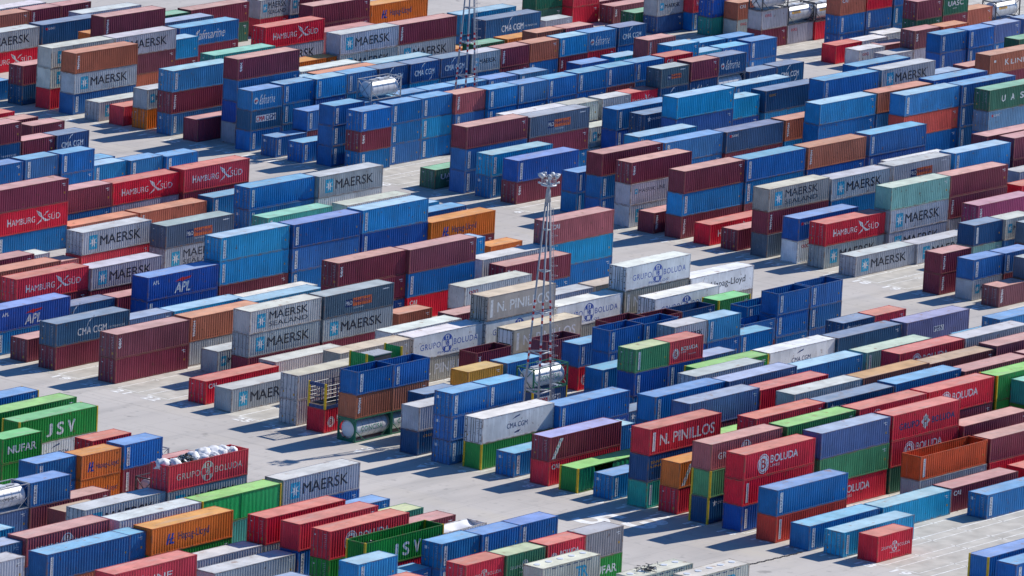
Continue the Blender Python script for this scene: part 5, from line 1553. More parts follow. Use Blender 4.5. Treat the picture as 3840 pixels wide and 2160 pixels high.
# ------------------------------------------------------------------ tanks, flat racks and other special boxes
def tank_parts(L, mk, low):
    fr = {'CO': 'greenframe', 's': 'darkframe', 'p': 'darkframe'}.get(mk, 'greyframe')
    sk = {'s': 'tanksilver', 'p': 'tankpink'}.get(mk, 'tankwhite')
    hx, hy = L / 2, W / 2
    f = G()
    for sx in (-1, 1):
        for sy in (-1, 1):
            xs = sorted((sx * hx, sx * (hx - .14))); ys = sorted((sy * hy, sy * (hy - .14)))
            f.box(xs[0], xs[1], ys[0], ys[1], 0, H0, fr)
            f.tube((sx * (hx - .1), sy * (hy - .07), 1.3), (sx * (hx - 1.6), sy * (hy - .07), .12), .045, fr, 6)
        xs = sorted((sx * hx, sx * (hx - .12)))
        for z in (.0, H0 - .13): f.box(xs[0], xs[1], -hy + .14, hy - .14, z, z + .13, fr)
        if mk == 'CO' and low:                                      # plated end with a round opening
            n = 28; x = sx * (hx - .06)
            C = [(-hy + .14, .13), (hy - .14, .13), (hy - .14, H0 - .13), (-hy + .14, H0 - .13)]
            for i in range(n):
                ta, tb = 2 * math.pi * i / n, 2 * math.pi * (i + 1) / n
                def edge(t):
                    c, s_ = math.cos(t), math.sin(t); q = min((hy - .14) / max(abs(c), 1e-6), (H0 / 2 - .13) / max(abs(s_), 1e-6))
                    return (x, c * q, H0 / 2 + s_ * q)
                f.quad([edge(ta), edge(tb), (x, 1.0 * math.cos(tb), H0 / 2 + 1.0 * math.sin(tb)), (x, 1.0 * math.cos(ta), H0 / 2 + 1.0 * math.sin(ta))], fr)
        else:
            f.tube((sx * (hx - .05), -hy + .1, .1), (sx * (hx - .05), hy - .1, H0 - .1), .04, fr, 6); f.tube((sx * (hx - .05), hy - .1, .1), (sx * (hx - .05), -hy + .1, H0 - .1), .04, fr, 6)
    for sy in (-1, 1):
        ys = sorted((sy * hy, sy * (hy - .1)))
        f.box(-hx + .14, hx - .14, ys[0], ys[1], .02, .12, fr); f.box(-hx + .14, hx - .14, ys[0], ys[1], H0 - .10, H0 - .02, fr)
    b = G(); r = 1.09; cz = 1.30; n = 40
    ring = [(-hx + .10, .0), (-hx + .13, .45), (-hx + .22, .80), (-hx + .38, 1.0), (-hx + .55, r), (hx - .55, r), (hx - .38, 1.0), (hx - .22, .80), (hx - .13, .45), (hx - .10, .0)]
    for (xa, ra), (xb, rb) in zip(ring, ring[1:]):
        for i in range(n):
            ta, tb = 2 * math.pi * i / n, 2 * math.pi * (i + 1) / n
            pts = [(xa, ra * math.cos(ta), cz + ra * math.sin(ta)), (xb, rb * math.cos(ta), cz + rb * math.sin(ta)), (xb, rb * math.cos(tb), cz + rb * math.sin(tb)), (xa, ra * math.cos(tb), cz + ra * math.sin(tb))]
            if ra == 0: pts = pts[:3]
            if rb == 0: pts = [pts[0], pts[1], pts[3]]
            b.quad(pts, sk)
    for x in (-1.6, -.5, .6, 1.7):                                  # strengthening bands
        for i in range(n):
            ta, tb = 2 * math.pi * i / n, 2 * math.pi * (i + 1) / n; rr = r + .012
            b.quad([(x, rr * math.cos(ta), cz + rr * math.sin(ta)), (x + .05, rr * math.cos(ta), cz + rr * math.sin(ta)), (x + .05, rr * math.cos(tb), cz + rr * math.sin(tb)), (x, rr * math.cos(tb), cz + rr * math.sin(tb))], 'greyframe')
    w = G(); w.box(-1.9, 1.9, -.28, .28, cz + r + .05, cz + r + .09, 'grey'); w.box(-.45, .45, -.36, .36, cz + r - .02, cz + r + .15, 'tankwhite')
    for x in (-1.6, 1.6): w.box(x, x + .05, -.2, .2, cz + r - .05, cz + r + .05, 'grey')
    t = G()
    def wrap(body, x0, x1, z0, z1, m, bold=.03, sp=1.):
        vs, fs = text_mesh(body, 0., 0, sp)
        bb = len(t.v)
        for a, c in vs:
            zz = z0 + c * (z1 - z0); yy = -math.sqrt(max(.01, (r + .022) ** 2 - (zz - cz) ** 2))
            t.v.append((x0 + a * (x1 - x0), yy, zz))
        for f_ in fs: t.f.append(tuple(bb + i for i in f_)); t.m.append(m)
    if mk == 'CO': wrap('CONCISA', -1.9, 1.7, 1.05, 1.6, 'inkgreen', .03)
    elif mk == 'NW': wrap('newport', -1.2, 1.3, 1.1, 1.55, 'dark', .0)
    elif mk == 's': wrap('I', -2.0, 0., 1.45, 1.8, 'gold', .3); wrap('STOLT', -1.6, -.3, 1.5, 1.72, 'navy', .03)
    return [('frame', f), ('barrel', b), ('walkway', w)] + ([('lettering', t)] if t.v else [])

def flat_parts(L, col, mk):
    base = 'navy' if col == 'nv' else 'brightgreen'
    hx, hy = L / 2, W / 2
    P = []
    g = G(); g.box(-hx, hx, -hy, hy, 0, .34, base); g.quad([(-hx + .05, -hy + .05, .345), (hx - .05, -hy + .05, .345), (hx - .05, hy - .05, .345), (-hx + .05, hy - .05, .345)], 'plank')
    P.append(('deck', g))
    if mk == 'R':
        for sx in (-1, 1):
            for sy in (-1, 1):
                p = G(); xs = sorted((sx * (hx + .004), sx * (hx - .2))); ys = sorted((sy * (hy + .004), sy * (hy - .2)))
                p.box(xs[0], xs[1], ys[0], ys[1], .0, 2.66, 'yellow'); P.append(('corner_post', p))
            e = G(); xs = sorted((sx * (hx - .02), sx * (hx - .14)))
            e.box(xs[0], xs[1], -hy + .2, hy - .2, 2.28, 2.64, 'navy')
            for z in (.75, 1.15, 1.55, 1.95): e.tube((sx * (hx - .08), -hy + .1, z), (sx * (hx - .08), hy - .1, z), .035, 'rail', 6)
            P.append(('end_gate', e))
        for sy in (-1, 1):
            e = G()
            for z in (.75, 1.15, 1.55, 1.95, 2.4): e.tube((-hx + .1, sy * (hy - .08), z), (hx - .1, sy * (hy - .08), z), .035, 'rail', 6)
            for x in (-1.0, 1.0): e.box(x - .05, x + .05, sy * (hy - .08) - .05, sy * (hy - .08) + .05, .34, 2.4, 'navy')
            P.append(('side_rail', e))
    else:
        for sx in (-1, 1):
            e = G(); n = 8; a, b_ = -hy + .2, hy - .2; p = (b_ - a) / n
            x = sx * (hx - .06)
            for i in range(n):
                y = a + i * p
                e.quad([(x, y, .34), (x, y + p * .5, .34), (x, y + p * .5, 2.55), (x, y, 2.55)], 'brightgreen')
                e.quad([(x, y + p * .5, .34), (x - sx * .05, y + p * .62, .34), (x - sx * .05, y + p * .62, 2.55), (x, y + p * .5, 2.55)], 'brightgreen')
                e.quad([(x - sx * .05, y + p * .62, .34), (x - sx * .05, y + p * .9, .34), (x - sx * .05, y + p * .9, 2.55), (x - sx * .05, y + p * .62, 2.55)], 'brightgreen')
                e.quad([(x - sx * .05, y + p * .9, .34), (x, y + p, .34), (x, y + p, 2.55), (x - sx * .05, y + p * .9, 2.55)], 'brightgreen')
            P.append(('end_gate', e))
            for sy in (-1, 1):
                q = G(); xs = sorted((sx * (hx + .004), sx * (hx - .18))); ys = sorted((sy * (hy + .004), sy * (hy - .2)))
                q.box(xs[0], xs[1], ys[0], ys[1], .0, 2.6, 'yellow'); P.append(('corner_post', q))
    return P

def curtain_parts(L, is_open):
    P = []
    hx = L / 2; y = -W / 2 + .03
    def cloth(x0, x1, amp, n, key, sag=0.):
        g = G(); N_ = n * 6; Z = 7
        grid = []
        for i in range(N_ + 1):
            t = i / N_; x = x0 + (x1 - x0) * t
            row = []
            for j in range(Z + 1):
                q = j / Z; z = .17 + q * 2.33
                w = amp * math.sin(t * n * 2 * math.pi + .7 * math.sin(q * 3 + i * .3)) * (1 - .35 * q)
                row.append((x + (sag * math.sin(q * math.pi) * (1 if i == N_ else .3)), y + .03 + w, z))
            grid.append(row)
        for i in range(N_):
            for j in range(Z): g.quad([grid[i][j], grid[i + 1][j], grid[i + 1][j + 1], grid[i][j + 1]], key)
        return g
    if is_open:
        P.append(('curtain', cloth(-hx + .2, -hx + 2.7, .09, 5, 'curtain', .3)))
        P.append(('curtain', cloth(hx - 6.2, hx - .2, .03, 7, 'curtain')))
    else:
        P.append(('curtain', cloth(-hx + .2, -.07, .012, 9, 'brightgreen')))
        P.append(('curtain', cloth(.07, hx - .2, .012, 9, 'brightgreen')))
        g = G(); g.box(-.07, .07, y - .03, y + .06, .15, 2.51, 'brightgreen'); P.append(('mid_post', g))
    return P

GROUPS = dict(dry='shipping containers stacked in the yard', open='open-top containers in the yard', tank='tank containers in the yard', reefer='refrigerated containers in the yard',
              bulk='cream bulk containers', flat='flat racks in the yard', curtain='curtain-sided containers')
NAMES = dict(dry='shipping_container', open='open_top_container', tank='tank_container', reefer='refrigerated_container', bulk='bulk_container', flat='flat_rack', curtain='curtain_sided_container')
CATS = dict(dry='container', open='open container', tank='tank container', reefer='reefer container', bulk='bulk container', flat='flat rack', curtain='curtain container')
_special = {}
roots = {}
for (x, y, z, L, h, col, mk, ty, fl, label) in CONTAINERS:
    root = empty(NAMES[ty], (x, y, z), label, CATS[ty], GROUPS[ty])
    root.scale = (1, 1, h / H0); root.location.x += random.uniform(-.02, .02); root.location.y += random.uniform(-.05, .05); root.rotation_euler.z = R(random.uniform(-.22, .22))
    roots[label] = root
    if ty == 'tank':
        key = ('tank', L, mk, z < 1)
        if key not in _special: _special[key] = [(n, g.mesh(n, n == 'barrel')) for n, g in tank_parts(L, mk, z < 1)]
        for n, me in _special[key]: link(n, me, root)
        continue
    if ty == 'flat':
        for n, g in flat_parts(L, col, mk): link(n, g.mesh(n), root)
        continue
    pc = vary(PAINT[col]); rc = vary(ROOF[col], .08)
    for n, key, role in parts_of(L, col, mk, ty, fl):
        o = link(n, data(key, n), root)
        o.color = (*(rc if role == 'r' else pc), 1)
    if ty == 'curtain':
        for n, g in curtain_parts(L, z < 1): link(n, g.mesh(n, n == 'curtain'), root)
    if ty == 'bulk':
        for i in range(5):
            g = G(); g.tube((-3.6 + i * 1.8, .25, 2.56), (-3.6 + i * 1.8, .25, 2.62), .34, 'tankwhite', 20)
            link('roof_hatch', g.mesh('roof_hatch'), root)
    if ty == 'open' and col == 'wh':
        g = G(); nx, ny = 48, 12
        P = [[(-L / 2 + .1 + (L - .2) * i / nx, -W / 2 + .08 + (W - .16) * j / ny, 2.52 - .42 * math.sin(math.pi * j / ny) * (.75 + .25 * math.cos(i * math.pi / 6))) for j in range(ny + 1)] for i in range(nx + 1)]
        for i in range(nx):
            for j in range(ny): g.quad([P[i][j], P[i + 1][j], P[i + 1][j + 1], P[i][j + 1]], 'tarp')
        link('tarpaulin', g.mesh('tarpaulin', True), root)
    if col == 'tn' and mk == 'N' and ty == 'reefer' and z < 3.5:       # refrigeration unit on the end
        g = G(); xx = -L / 2 - .012
        g.box(xx, xx + .03, -.95, .95, .2, 2.4, 'tankwhite'); g.box(xx - .02, xx, -.8, .75, .35, 1.05, 'black'); g.box(xx - .03, xx - .02, -.6, -.1, .45, .95, 'darkframe'); g.box(xx - .03, xx - .02, .1, .6, .45, .95, 'darkframe')
        link('cooling_unit', g.mesh('cooling_unit'), root)

# ------------------------------------------------------------------ the many smaller containers farther off and deeper in the stacks: one mesh
def lite(L):
    g = G()
    g.box(-L / 2, L / 2, -W / 2, W / 2, .02, 2.575, 'side')
    return g
big = G(); tint = []
for (x, y, z, L, h, col, mk, ty, fl) in OTHERS:
    s = h / H0
    pc = vary(PAINT.get(col, (.5, .5, .5))); rc = vary(ROOF.get(col, (.5, .5, .5)), .08)
    if 'h' in fl:
        lst = [('body', part(('lite', round(L, 2)), lambda: lite(L)), 'p')]
    else:
        lst = parts_of(L, col, mk, 'dry' if ty in ('open', 'tank', 'flat', 'curtain', 'bulk') else ty, fl)
    for n, key, role in lst:
        g = geo(key); b0 = len(big.v)
        big.v += [(px + x, py + y, pz * s + z) for px, py, pz in g.v]
        big.f += [tuple(b0 + i for i in f) for f in g.f]
        big.m += [m + '_a' if m in ('side', 'end', 'roof', 'frame') else m for m in g.m]
        tint += (rc if role == 'r' else pc) * 0 if False else [c for _ in g.v for c in (*(rc if role == 'r' else pc), 1.)]
me = big.mesh('stacked_containers')
at = me.color_attributes.new('tint', 'FLOAT_COLOR', 'POINT'); at.data.foreach_set('color', tint)
o = link('stacked_containers', me)
o['kind'] = 'stuff'; o['label'] = 'remaining smaller shipping containers packed deep in the yard stacks'; o['category'] = 'containers'

# ------------------------------------------------------------------ cargo lying in the open-top boxes
def blob(name, r, mat, seed, sub=2, squash=(1, .9, .6), rough=.25):
    bm = bmesh.new(); bmesh.ops.create_icosphere(bm, subdivisions=sub, radius=r)
    rnd = random.Random(seed)
    ph = [(rnd.uniform(-3, 3), rnd.uniform(-3, 3), rnd.uniform(-3, 3), rnd.uniform(2, 7)) for _ in range(7)]
    for v in bm.verts:
        d = v.co.normalized(); k = sum(math.sin(d.dot(Vector(q[:3])) * q[3]) for q in ph) / 5.5
        v.co = Vector((v.co.x * squash[0], v.co.y * squash[1], v.co.z * squash[2])) * (1 + rough * k)
    me = bpy.data.meshes.new(name); bm.to_mesh(me); bm.free(); me.materials.append(mat)
    return me
def find(sub):
    for k, r_ in roots.items():
        if sub(k, r_): return r_
gb = [(x, y, z, L, h) for (x, y, z, L, h, col, mk, ty, fl, lab) in CONTAINERS if ty == 'open' and mk == 'GB'][0]
jv = [(x, y, z, L, h) for (x, y, z, L, h, col, mk, ty, fl, lab) in CONTAINERS if ty == 'open' and mk == 'J'][0]
M['sack'] = plain('sack_white', (.78, .78, .80), rough=.7, noise=.15, scale=2)
SACKS = [(-5.3, .3, .75), (-4.3, -.4, .62), (-3.4, .2, .5), (-.9, .2, .78), (-.1, -.35, .6), (.9, .3, .85), (1.6, -.4, .55), (2.3, .35, .8), (3.0, -.2, .7), (3.9, .3, .6), (4.7, -.3, .55)]
SACK_LABELS = ['white sack at the door end of the red open-top load', 'white sack second from the door in the red open-top load', 'low white sack before the dark debris in the red open-top',
               'large white sack just past the dark debris in the red open-top', 'small white sack beside the debris on the near edge of the red open-top', 'largest white sack piled midway along the red open-top',
               'small white sack at the near wall midway along the red open-top', 'tall white sack past the middle of the red open-top load', 'white sack third from the far end of the red open-top load',
               'white sack second from the far end of the red open-top load', 'last white sack at the far end of the red open-top load']
for i, (sx, sy, r) in enumerate(SACKS):
    me = blob('sack', r, M['sack'], 40 + i, 3, (1.25, .95, .80), .30); me.polygons.foreach_set('use_smooth', [True] * len(me.polygons))
    o = link('sack', me, None, (gb[0] + sx, gb[1] + sy, gb[2] + gb[4] - .22 + .1 * (i % 2))); o.rotation_euler = (0, 0, i * 1.3)
    tagged(o, SACK_LABELS[i], 'sack', 'white sacks in the red open-top')
def scrap(cx, cy, cz, lx, ly, n, seed, name, label):
    rnd = random.Random(seed); g = G()
    for i in range(n):
        u, v = rnd.gauss(0, .42), rnd.gauss(0, .4)
        if abs(u) > 1 or abs(v) > 1: continue
        hgt = max(0, 1 - (u * u + v * v) * .8) * .55
        a = Vector((cx + u * lx, cy + v * ly, cz + hgt * rnd.uniform(.3, 1.)))
        d1 = Vector((rnd.uniform(-1, 1), rnd.uniform(-1, 1), rnd.uniform(-.5, .5))).normalized() * rnd.uniform(.1, .32)
        d2 = Vector((rnd.uniform(-1, 1), rnd.uniform(-1, 1), rnd.uniform(-.5, .5))).normalized() * rnd.uniform(.05, .2)
        g.quad([a - d1 - d2, a + d1 - d2, a + d1 + d2, a - d1 + d2], rnd.choice(['black', 'plank', 'grey', 'grey', 'white', 'cream', 'darkframe']))
    g.box(cx - lx, cx + lx, cy - ly, cy + ly, cz - 1.2, cz - .1, 'plank')
    o = link(name, g.mesh(name)); o['kind'] = 'stuff'; o['label'] = label; o['category'] = 'scrap'
scrap(gb[0] - 2.2, gb[1], gb[2] + gb[4] - .25, 1.5, .9, 420, 3, 'scrap_debris', 'dark scrap debris lying between white sacks in the red open-top')
scrap(jv[0] - 3.6, jv[1], jv[2] + gb[4] * .62, 2.0, .95, 420, 4, 'scrap_debris', 'grey scrap heap inside the green open-top')
g = G(); g.box(gb[0] - 5.9, gb[0] + 5.9, gb[1] - 1.12, gb[1] + 1.12, gb[2] + .4, gb[2] + gb[4] - .5, 'cream')
o = link('sack_layer', g.mesh('sack_layer')); tagged(o, 'pale lower layer of packed load filling the red open-top', 'cargo')
# third bulk box carries a dark tangle on its roof
bk = [c for c in CONTAINERS if c[7] == 'bulk']
bk.sort(key=lambda c: c[1])
tb = bk[1]
g = G(); rnd = random.Random(9)
for i in range(60):
    a = Vector((tb[0] - 1.2 + rnd.gauss(0, .7), tb[1] + rnd.gauss(0, .4), tb[2] + tb[4] + .06 + rnd.random() * .35))
    c = a + Vector((rnd.uniform(-.5, .5), rnd.uniform(-.5, .5), rnd.uniform(-.12, .2)))
    g.tube(a, c, .035, 'darkframe', 5)
o = link('netting_heap', g.mesh('netting_heap')); tagged(o, 'dark tangled heap of netting lying on a cream bulk container roof', 'netting'); o['kind'] = 'stuff'
# grey case on the green flat rack
fr = [c for c in CONTAINERS if c[7] == 'flat' and c[5] == 'gn'][0]
cs = empty('cargo_case', (fr[0], fr[1], fr[2] + .345 * fr[4] / H0), 'grey-topped dark green cargo case strapped on the green flat rack', 'cargo case')
g = G(); g.box(-1.5, 1.5, -.9, .9, 0, 1.75, 'greenframe'); g.box(-1.3, 1.45, -.905, -.9, .15, 1.6, 'darkframe'); link('body', g.mesh('body'), cs)
g = G(); g.box(-1.55, 1.55, -.95, .95, 1.752, 1.84, 'grey'); link('cover', g.mesh('cover'), cs)

# ------------------------------------------------------------------ floodlight masts
def stripe_mat(zs):
    m, nt, b = new_mat('mast_steel'); N, L = nt.nodes, nt.links
    tc = N.new('ShaderNodeTexCoord'); sp = N.new('ShaderNodeSeparateXYZ'); L.new(tc.outputs['Object'], sp.inputs[0])
    mask = None
    for z in zs:
        a = N.new('ShaderNodeMath'); a.operation = 'SUBTRACT'; a.inputs[1].default_value = z; L.new(sp.outputs['Z'], a.inputs[0])
        c = N.new('ShaderNodeMath'); c.operation = 'ABSOLUTE'; L.new(a.outputs[0], c.inputs[0])
        d = N.new('ShaderNodeMath'); d.operation = 'LESS_THAN'; d.inputs[1].default_value = 1.3; L.new(c.outputs[0], d.inputs[0])
        if mask is None: mask = d
        else:
            e = N.new('ShaderNodeMath'); e.operation = 'MAXIMUM'; L.new(mask.outputs[0], e.inputs[0]); L.new(d.outputs[0], e.inputs[1]); mask = e
    md = N.new('ShaderNodeMath'); md.operation = 'FRACT'; dv = N.new('ShaderNodeMath'); dv.operation = 'MULTIPLY'; dv.inputs[1].default_value = 1 / .66
    L.new(sp.outputs['Z'], dv.inputs[0]); L.new(dv.outputs[0], md.inputs[0])
    gt = N.new('ShaderNodeMath'); gt.operation = 'GREATER_THAN'; gt.inputs[1].default_value = .5; L.new(md.outputs[0], gt.inputs[0])
    c1 = N.new('ShaderNodeMix'); c1.data_type = 'RGBA'; c1.inputs['A'].default_value = (.75, .75, .75, 1); c1.inputs['B'].default_value = (.60, .02, .03, 1); L.new(gt.outputs[0], c1.inputs['Factor'])
    c2 = N.new('ShaderNodeMix'); c2.data_type = 'RGBA'; c2.inputs['A'].default_value = (.40, .40, .42, 1); L.new(c1.outputs['Result'], c2.inputs['B']); L.new(mask.outputs[0], c2.inputs['Factor'])
    L.new(c2.outputs['Result'], b.inputs['Base Color']); b.inputs['Roughness'].default_value = .5
    return m
RINGS = [3.9, 8.2, 12.6, 17.1, 21.6]
M['mast'] = stripe_mat([RINGS[1], RINGS[2]])
M['maststeel'] = plain('mast_grey', (.42, .42, .44), rough=.5, noise=.1)
M['lamp'] = plain('lamp_housing', (.66, .67, .70), rough=.35, noise=.06)
TOPZ = 27.6
def mast(loc, label):
    t = empty('floodlight_mast', loc, label, 'light mast', 'floodlight masts above the stacks')
    def rad(z): return max(.17, 1.84 - z * .0640)
    A0 = (100, 220, 340)
    def P(a, z): r = rad(z); return Vector((r * math.cos(R(a)), r * math.sin(R(a)), z))
    for a in A0:
        g = G(); g.tube(P(a, 0), P(a, 24.6), .12, 'mast', 10, .10); g.tube(P(a, 24.6), P(a, 26.0), .10, 'mast', 10, .08)
        g.tube(P(a, 0) * 1.0 - Vector((0, 0, 0)), P(a, 0) + Vector((0, 0, .25)), .35, 'grey', 10)
        link('leg', g.mesh('leg', True), t)
    for z in RINGS:
        g = G()
        for a, b_ in zip(A0, A0[1:] + A0[:1]): g.tube(P(a, z), P(b_, z), .085, 'maststeel', 8)
        link('ring_brace', g.mesh('ring_brace', True), t)
    g = G(); g.tube((0, 0, 24.2), (0, 0, TOPZ), .24, 'maststeel', 14, .14); link('top_pole', g.mesh('top_pole', True), t)
    g = G()                                                         # ladder with cage on one leg
    for z in [k * .45 for k in range(6, 54)]:
        c = P(340, z) + Vector((.28, -.12, 0)); g.tube(c - Vector((.1, .2, 0)), c + Vector((.1, .2, 0)), .018, 'maststeel', 5)
    for s in (-.2, .2): g.tube(P(340, 2.5) + Vector((.28 + s * .5, -.12 + s, 0)), P(340, 24.0) + Vector((.28 + s * .5, -.12 + s, 0)), .025, 'maststeel', 5)
    for z in [k * 1.1 for k in range(4, 21)]:
        c = P(340, z) + Vector((.5, -.2, 0))
        for i in range(8):
            ta, tb_ = math.pi * 2 * i / 8, math.pi * 2 * (i + 1) / 8
            g.tube(c + Vector((.34 * math.cos(ta), .34 * math.sin(ta), 0)), c + Vector((.34 * math.cos(tb_), .34 * math.sin(tb_), 0)), .02, 'maststeel', 4)
    link('ladder', g.mesh('ladder'), t)
    def plat(z, r, nm):
        g = G(); n = 16
        for i in range(n):
            ta, tb_ = 2 * math.pi * i / n, 2 * math.pi * (i + 1) / n
            a, c = Vector((r * math.cos(ta), r * math.sin(ta), z)), Vector((r * math.cos(tb_), r * math.sin(tb_), z))
            g.tube(a, c, .09, 'lamp', 6); g.quad([(0, 0, z - .04), a, c], 'maststeel')
        link(nm, g.mesh(nm), t)
    plat(26.5, .78, 'platform')
    g = G()                                                         # guard rail of the upper platform
    for i in range(12):
        ta, tb_ = 2 * math.pi * i / 12, 2 * math.pi * (i + 1) / 12
        a, c = Vector((0.78 * math.cos(ta), 0.78 * math.sin(ta), 0)), Vector((0.78 * math.cos(tb_), 0.78 * math.sin(tb_), 0))
        g.tube(a + Vector((0, 0, 26.5)), a + Vector((0, 0, 27.2)), .03, 'maststeel', 5); g.tube(a + Vector((0, 0, 27.2)), c + Vector((0, 0, 27.2)), .03, 'maststeel', 5)
    link('guard_rail', g.mesh('guard_rail'), t)
    for i in range(7):
        a = 2 * math.pi * i / 7 + .3; r = .95
        g = G(); c = Vector((r * math.cos(a), r * math.sin(a), TOPZ - .05)); d = Vector((math.cos(a), math.sin(a), -.55)).normalized()
        g.tube(c - d * .24, c + d * .20, .10, 'lamp', 12, .25); g.tube((.25 * math.cos(a), .25 * math.sin(a), TOPZ - .25), c - d * .12, .04, 'maststeel', 6)
        f = link('floodlight', g.mesh('floodlight', True), t)
        g = G(); g.tube(c + d * .201, c + d * .212, .23, 'tanksilver', 12); link('lens', g.mesh('lens'), f)
    for i in range(4):
        a = 2 * math.pi * i / 4 + .9; c = Vector((.7 * math.cos(a), .7 * math.sin(a), 26.6))
        g = G(); d = Vector((math.cos(a), math.sin(a), .35)).normalized(); g.tube(c, c + d * .5, .07, 'lamp', 8, .12); link('spotlight', g.mesh('spotlight', True), t)
mast((628.4 - 700, 482.8 - 550, 0), 'tall three-legged floodlight mast with lamp crown standing beside the white tank container')
mast((751.0 - 700, 591.3 - 550, 0), 'three-legged mast with red-white bands behind the long line of blue containers')

# ------------------------------------------------------------------ ground, painted slots, numbers
def ground_mat():
    m, nt, b = new_mat('yard_concrete'); N, L = nt.nodes, nt.links
    tc = N.new('ShaderNodeTexCoord')
    def noise(s, d, sc=(1, 1, 1)):
        mp = N.new('ShaderNodeMapping'); mp.inputs['Scale'].default_value = sc; L.new(tc.outputs['Object'], mp.inputs['Vector'])
        n = N.new('ShaderNodeTexNoise'); n.inputs['Scale'].default_value = s; n.inputs['Detail'].default_value = d; L.new(mp.outputs['Vector'], n.inputs['Vector'])
        return n.outputs['Fac']
    r = N.new('ShaderNodeValToRGB'); r.color_ramp.elements[0].color = (.48, .445, .415, 1); r.color_ramp.elements[1].color = (.60, .56, .52, 1)
    r.color_ramp.elements[0].position = .3; r.color_ramp.elements[1].position = .7
    L.new(noise(.05, 6), r.inputs['Fac'])
    def mixc(f, a, col, fac):
        mrn = N.new('ShaderNodeMapRange'); mrn.inputs['From Min'].default_value = f[1]; mrn.inputs['From Max'].default_value = f[2]; mrn.inputs['To Max'].default_value = fac
        L.new(f[0], mrn.inputs['Value'])
        x = N.new('ShaderNodeMix'); x.data_type = 'RGBA'; x.inputs['B'].default_value = (*col, 1); L.new(mrn.outputs['Result'], x.inputs['Factor']); L.new(a, x.inputs['A'])
        return x.outputs['Result']
    c = mixc((noise(.25, 5, (.25, 1.4, 1)), .5, .8), r.outputs['Color'], (.30, .29, .28), .55)
    c = mixc((noise(.9, 6), .60, .75), c, (.26, .25, .24), .5)
    c = mixc((noise(.12, 4, (1.2, .4, 1)), .55, .75), c, (.60, .54, .44), .45)
    c = mixc((noise(.5, 5, (2.2, .05, 1)), .58, .72), c, (.30, .28, .27), .35)      # tyre tracks along the roads
    c = mixc((noise(.35, 7), .66, .72), c, (.18, .17, .165), .55)                    # oil stains
    br = N.new('ShaderNodeTexBrick'); br.inputs['Scale'].default_value = 1.; br.inputs['Brick Width'].default_value = 7.5; br.inputs['Row Height'].default_value = 5.
    br.inputs['Mortar Size'].default_value = .035; br.inputs['Mortar Smooth'].default_value = .4; br.offset = 0.
    L.new(tc.outputs['Object'], br.inputs['Vector'])
    c = mixc((br.outputs['Fac'], 0., 1.), c, (.30, .285, .27), .45)
    L.new(c, b.inputs['Base Color']); b.inputs['Roughness'].default_value = .9
    return m
M['ground'] = ground_mat()
M['lane'] = plain('slot_concrete', (.53, .50, .445), rough=.9, noise=.18, scale=.5)
M['line'] = plain('painted_line', (.86, .86, .84), rough=.8, noise=.22, scale=1.6)
M['lineold'] = plain('painted_line_worn', (.78, .77, .73), rough=.8, noise=.25, scale=1.2)
g = G(); g.quad([(-900, -700, 0), (4000, -700, 0), (4000, 4500, 0), (-900, 4500, 0)], 'ground')
o = link('ground', g.mesh('ground')); o['kind'] = 'structure'
def rowY(r): return 491.87 + (18 - r) * 4.32 - 550
lines = G(); lanes = G(); digits = G()
def seg(x0, x1, y0, y1, key='line', g=lines, z=.008): g.quad([(x0, y0, z), (x1, y0, z), (x1, y1, z), (x0, y1, z)], key)
def put_number(txt, x, yc, h=1.5, w=2.0, g=digits):
    vs, fs = text_mesh(txt, .03, 0, 1.1); b0 = len(g.v)
    for a, c in vs: g.v.append((x + c * h, yc + w / 2 - a * w, .012))
    for f in fs: g.f.append(tuple(b0 + i for i in f)); g.m.append('line')
BLOCKS = [(607.2, 690., range(7, 41), lambda k: str(k + 10) if k <= 16 else str(k - 16)), (720.4, 815., range(-15, 23), lambda k: str(k + 3) if k >= -1 else str(k + 22)), (836., 900., range(-16, 4), None)]
for x0, x1, rows, num in BLOCKS:
    x0 -= 700; x1 -= 700
    seg(x0 - .6, x1, rowY(max(rows) + .7), rowY(min(rows) - .7), 'lane', lanes, .004)
    for k in rows:
        yf, yb = rowY(k + .2) - .22, rowY(k + .2) + 2.66
        for yy in (yf, yb): seg(x0, x1, yy - .07, yy + .07, 'lineold' if k % 3 else 'line')
        seg(x0 - .07, x0 + .07, yf, yb)
        x = x0 + 6.2
        while x < x1:
            for yy in (yf, yb): seg(x - .08, x + .08, yy - .55, yy + .55, 'lineold')
            x += 6.3
        if num:
            t = num(k); put_number(t, x0 - 1.8, (yf + yb) / 2, 1.5, 2.1 if len(t) > 1 else 1.0)
            if k in (19, 20, 21): digits.quad([(x0 - 3.7, (yf + yb) / 2 - .1, .012), (x0 - 2.3, (yf + yb) / 2 - .65, .012), (x0 - 2.3, (yf + yb) / 2 + .5, .012)], 'line')
    # worn concrete inside every slot row is a touch lighter than the road
put_number('5', 597.6 - 700, 452.6 - 550, 5.6, 3.6); put_number('3', 600.2 - 700, 448.2 - 550, 5.0, 3.4)
for nm, gg in (('slot_paving', lanes), ('slot_lines', lines), ('painted_numbers', digits)):
    o = link(nm, gg.mesh(nm)); o['kind'] = 'structure'
# chain lying across the road
g = G(); a = Vector((596.7 - 700, 430.7 - 550, .05)); c = Vector((605.2 - 700, 430.3 - 550, .05)); n = 60
for i in range(n):
    p_ = a.lerp(c, i / n) + Vector((0, .08 * math.sin(i * .7), 0)); g.box(p_.x - .08, p_.x + .08, p_.y - (.03 if i % 2 else .07), p_.y + (.03 if i % 2 else .07), .01, .09, 'darkframe')
o = link('chain', g.mesh('chain')); tagged(o, 'dark chain lying on the road in front of the lowest blue container', 'chain')

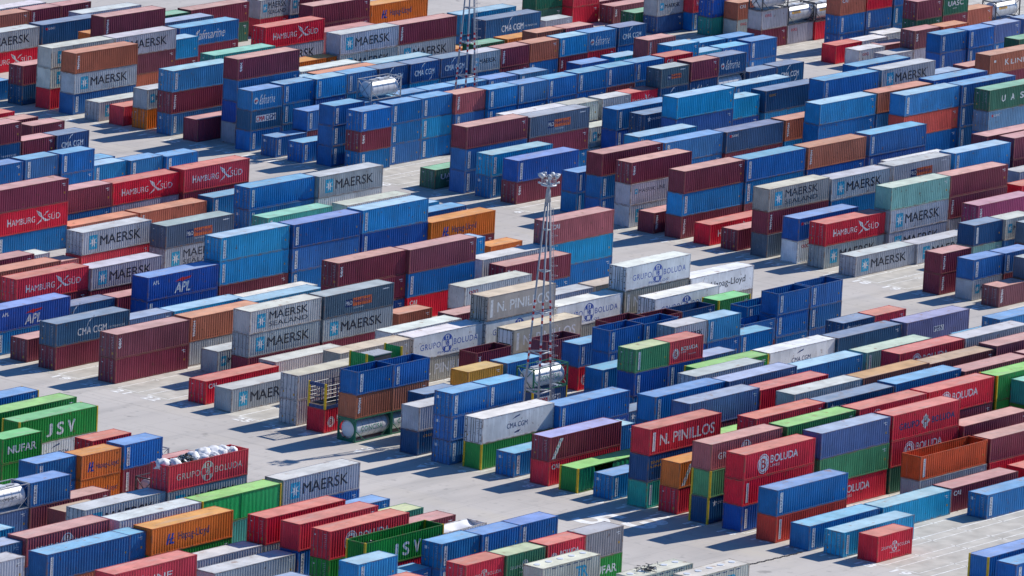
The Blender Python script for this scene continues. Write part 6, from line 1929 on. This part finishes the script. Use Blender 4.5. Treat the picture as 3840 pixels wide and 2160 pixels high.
# ------------------------------------------------------------------ sky, sun, camera
SUN_EL, SUN_AZ = 38.0, 101.0
w = bpy.data.worlds.new('World'); S.world = w; w.use_nodes = True
nt = w.node_tree; bg = nt.nodes['Background']
sky = nt.nodes.new('ShaderNodeTexSky'); sky.sky_type = 'NISHITA'; sky.sun_disc = False
sky.sun_elevation = R(SUN_EL); sky.sun_rotation = R(SUN_AZ); sky.ozone_density = 6.0; sky.air_density = 1.0; sky.dust_density = .2
tn_ = nt.nodes.new('ShaderNodeMix'); tn_.data_type = 'RGBA'; tn_.blend_type = 'MULTIPLY'; tn_.inputs['Factor'].default_value = 1.
tn_.inputs['B'].default_value = (.50, .86, 1.16, 1)        # a deep clear blue sky
nt.links.new(sky.outputs['Color'], tn_.inputs['A']); nt.links.new(tn_.outputs['Result'], bg.inputs['Color']); bg.inputs['Strength'].default_value = .10
sl = bpy.data.lights.new('sun', 'SUN'); sl.energy = 5.0; sl.angle = R(.5); sl.color = (1., .945, .86)
so = bpy.data.objects.new('sun', sl); COL.objects.link(so)
d = Vector((math.sin(R(SUN_AZ)) * math.cos(R(SUN_EL)), math.cos(R(SUN_AZ)) * math.cos(R(SUN_EL)), math.sin(R(SUN_EL))))
so.rotation_euler = d.to_track_quat('Z', 'Y').to_euler(); so.location = (0, 0, 120)

F, AZ, EL, RO, HC = 28400.45622, 0.91145732, 0.20677226, 0.0514519, 181.294429
fw = Vector((math.sin(AZ) * math.cos(EL), math.cos(AZ) * math.cos(EL), -math.sin(EL)))
rt = Vector((math.cos(AZ), -math.sin(AZ), 0)); up = rt.cross(fw)
c_, s_ = math.cos(RO), math.sin(RO)
rt2 = rt * c_ + up * s_; up2 = -rt * s_ + up * c_
cam = bpy.data.cameras.new('camera'); cam.sensor_width = 36.; cam.lens = F / 3840 * 36.; cam.clip_start = 1.; cam.clip_end = 8000.
co = bpy.data.objects.new('camera', cam); COL.objects.link(co)
mw = Matrix((rt2, up2, -fw)).transposed().to_4x4(); mw.translation = Vector((-700., -550., HC))
co.matrix_world = mw
S.camera = co
S.view_settings.view_transform = 'Standard'; S.view_settings.look = 'None'; S.view_settings.exposure = 0; S.view_settings.gamma = 1
S.render.engine = 'CYCLES'
S.cycles.max_bounces = 5; S.cycles.diffuse_bounces = 3
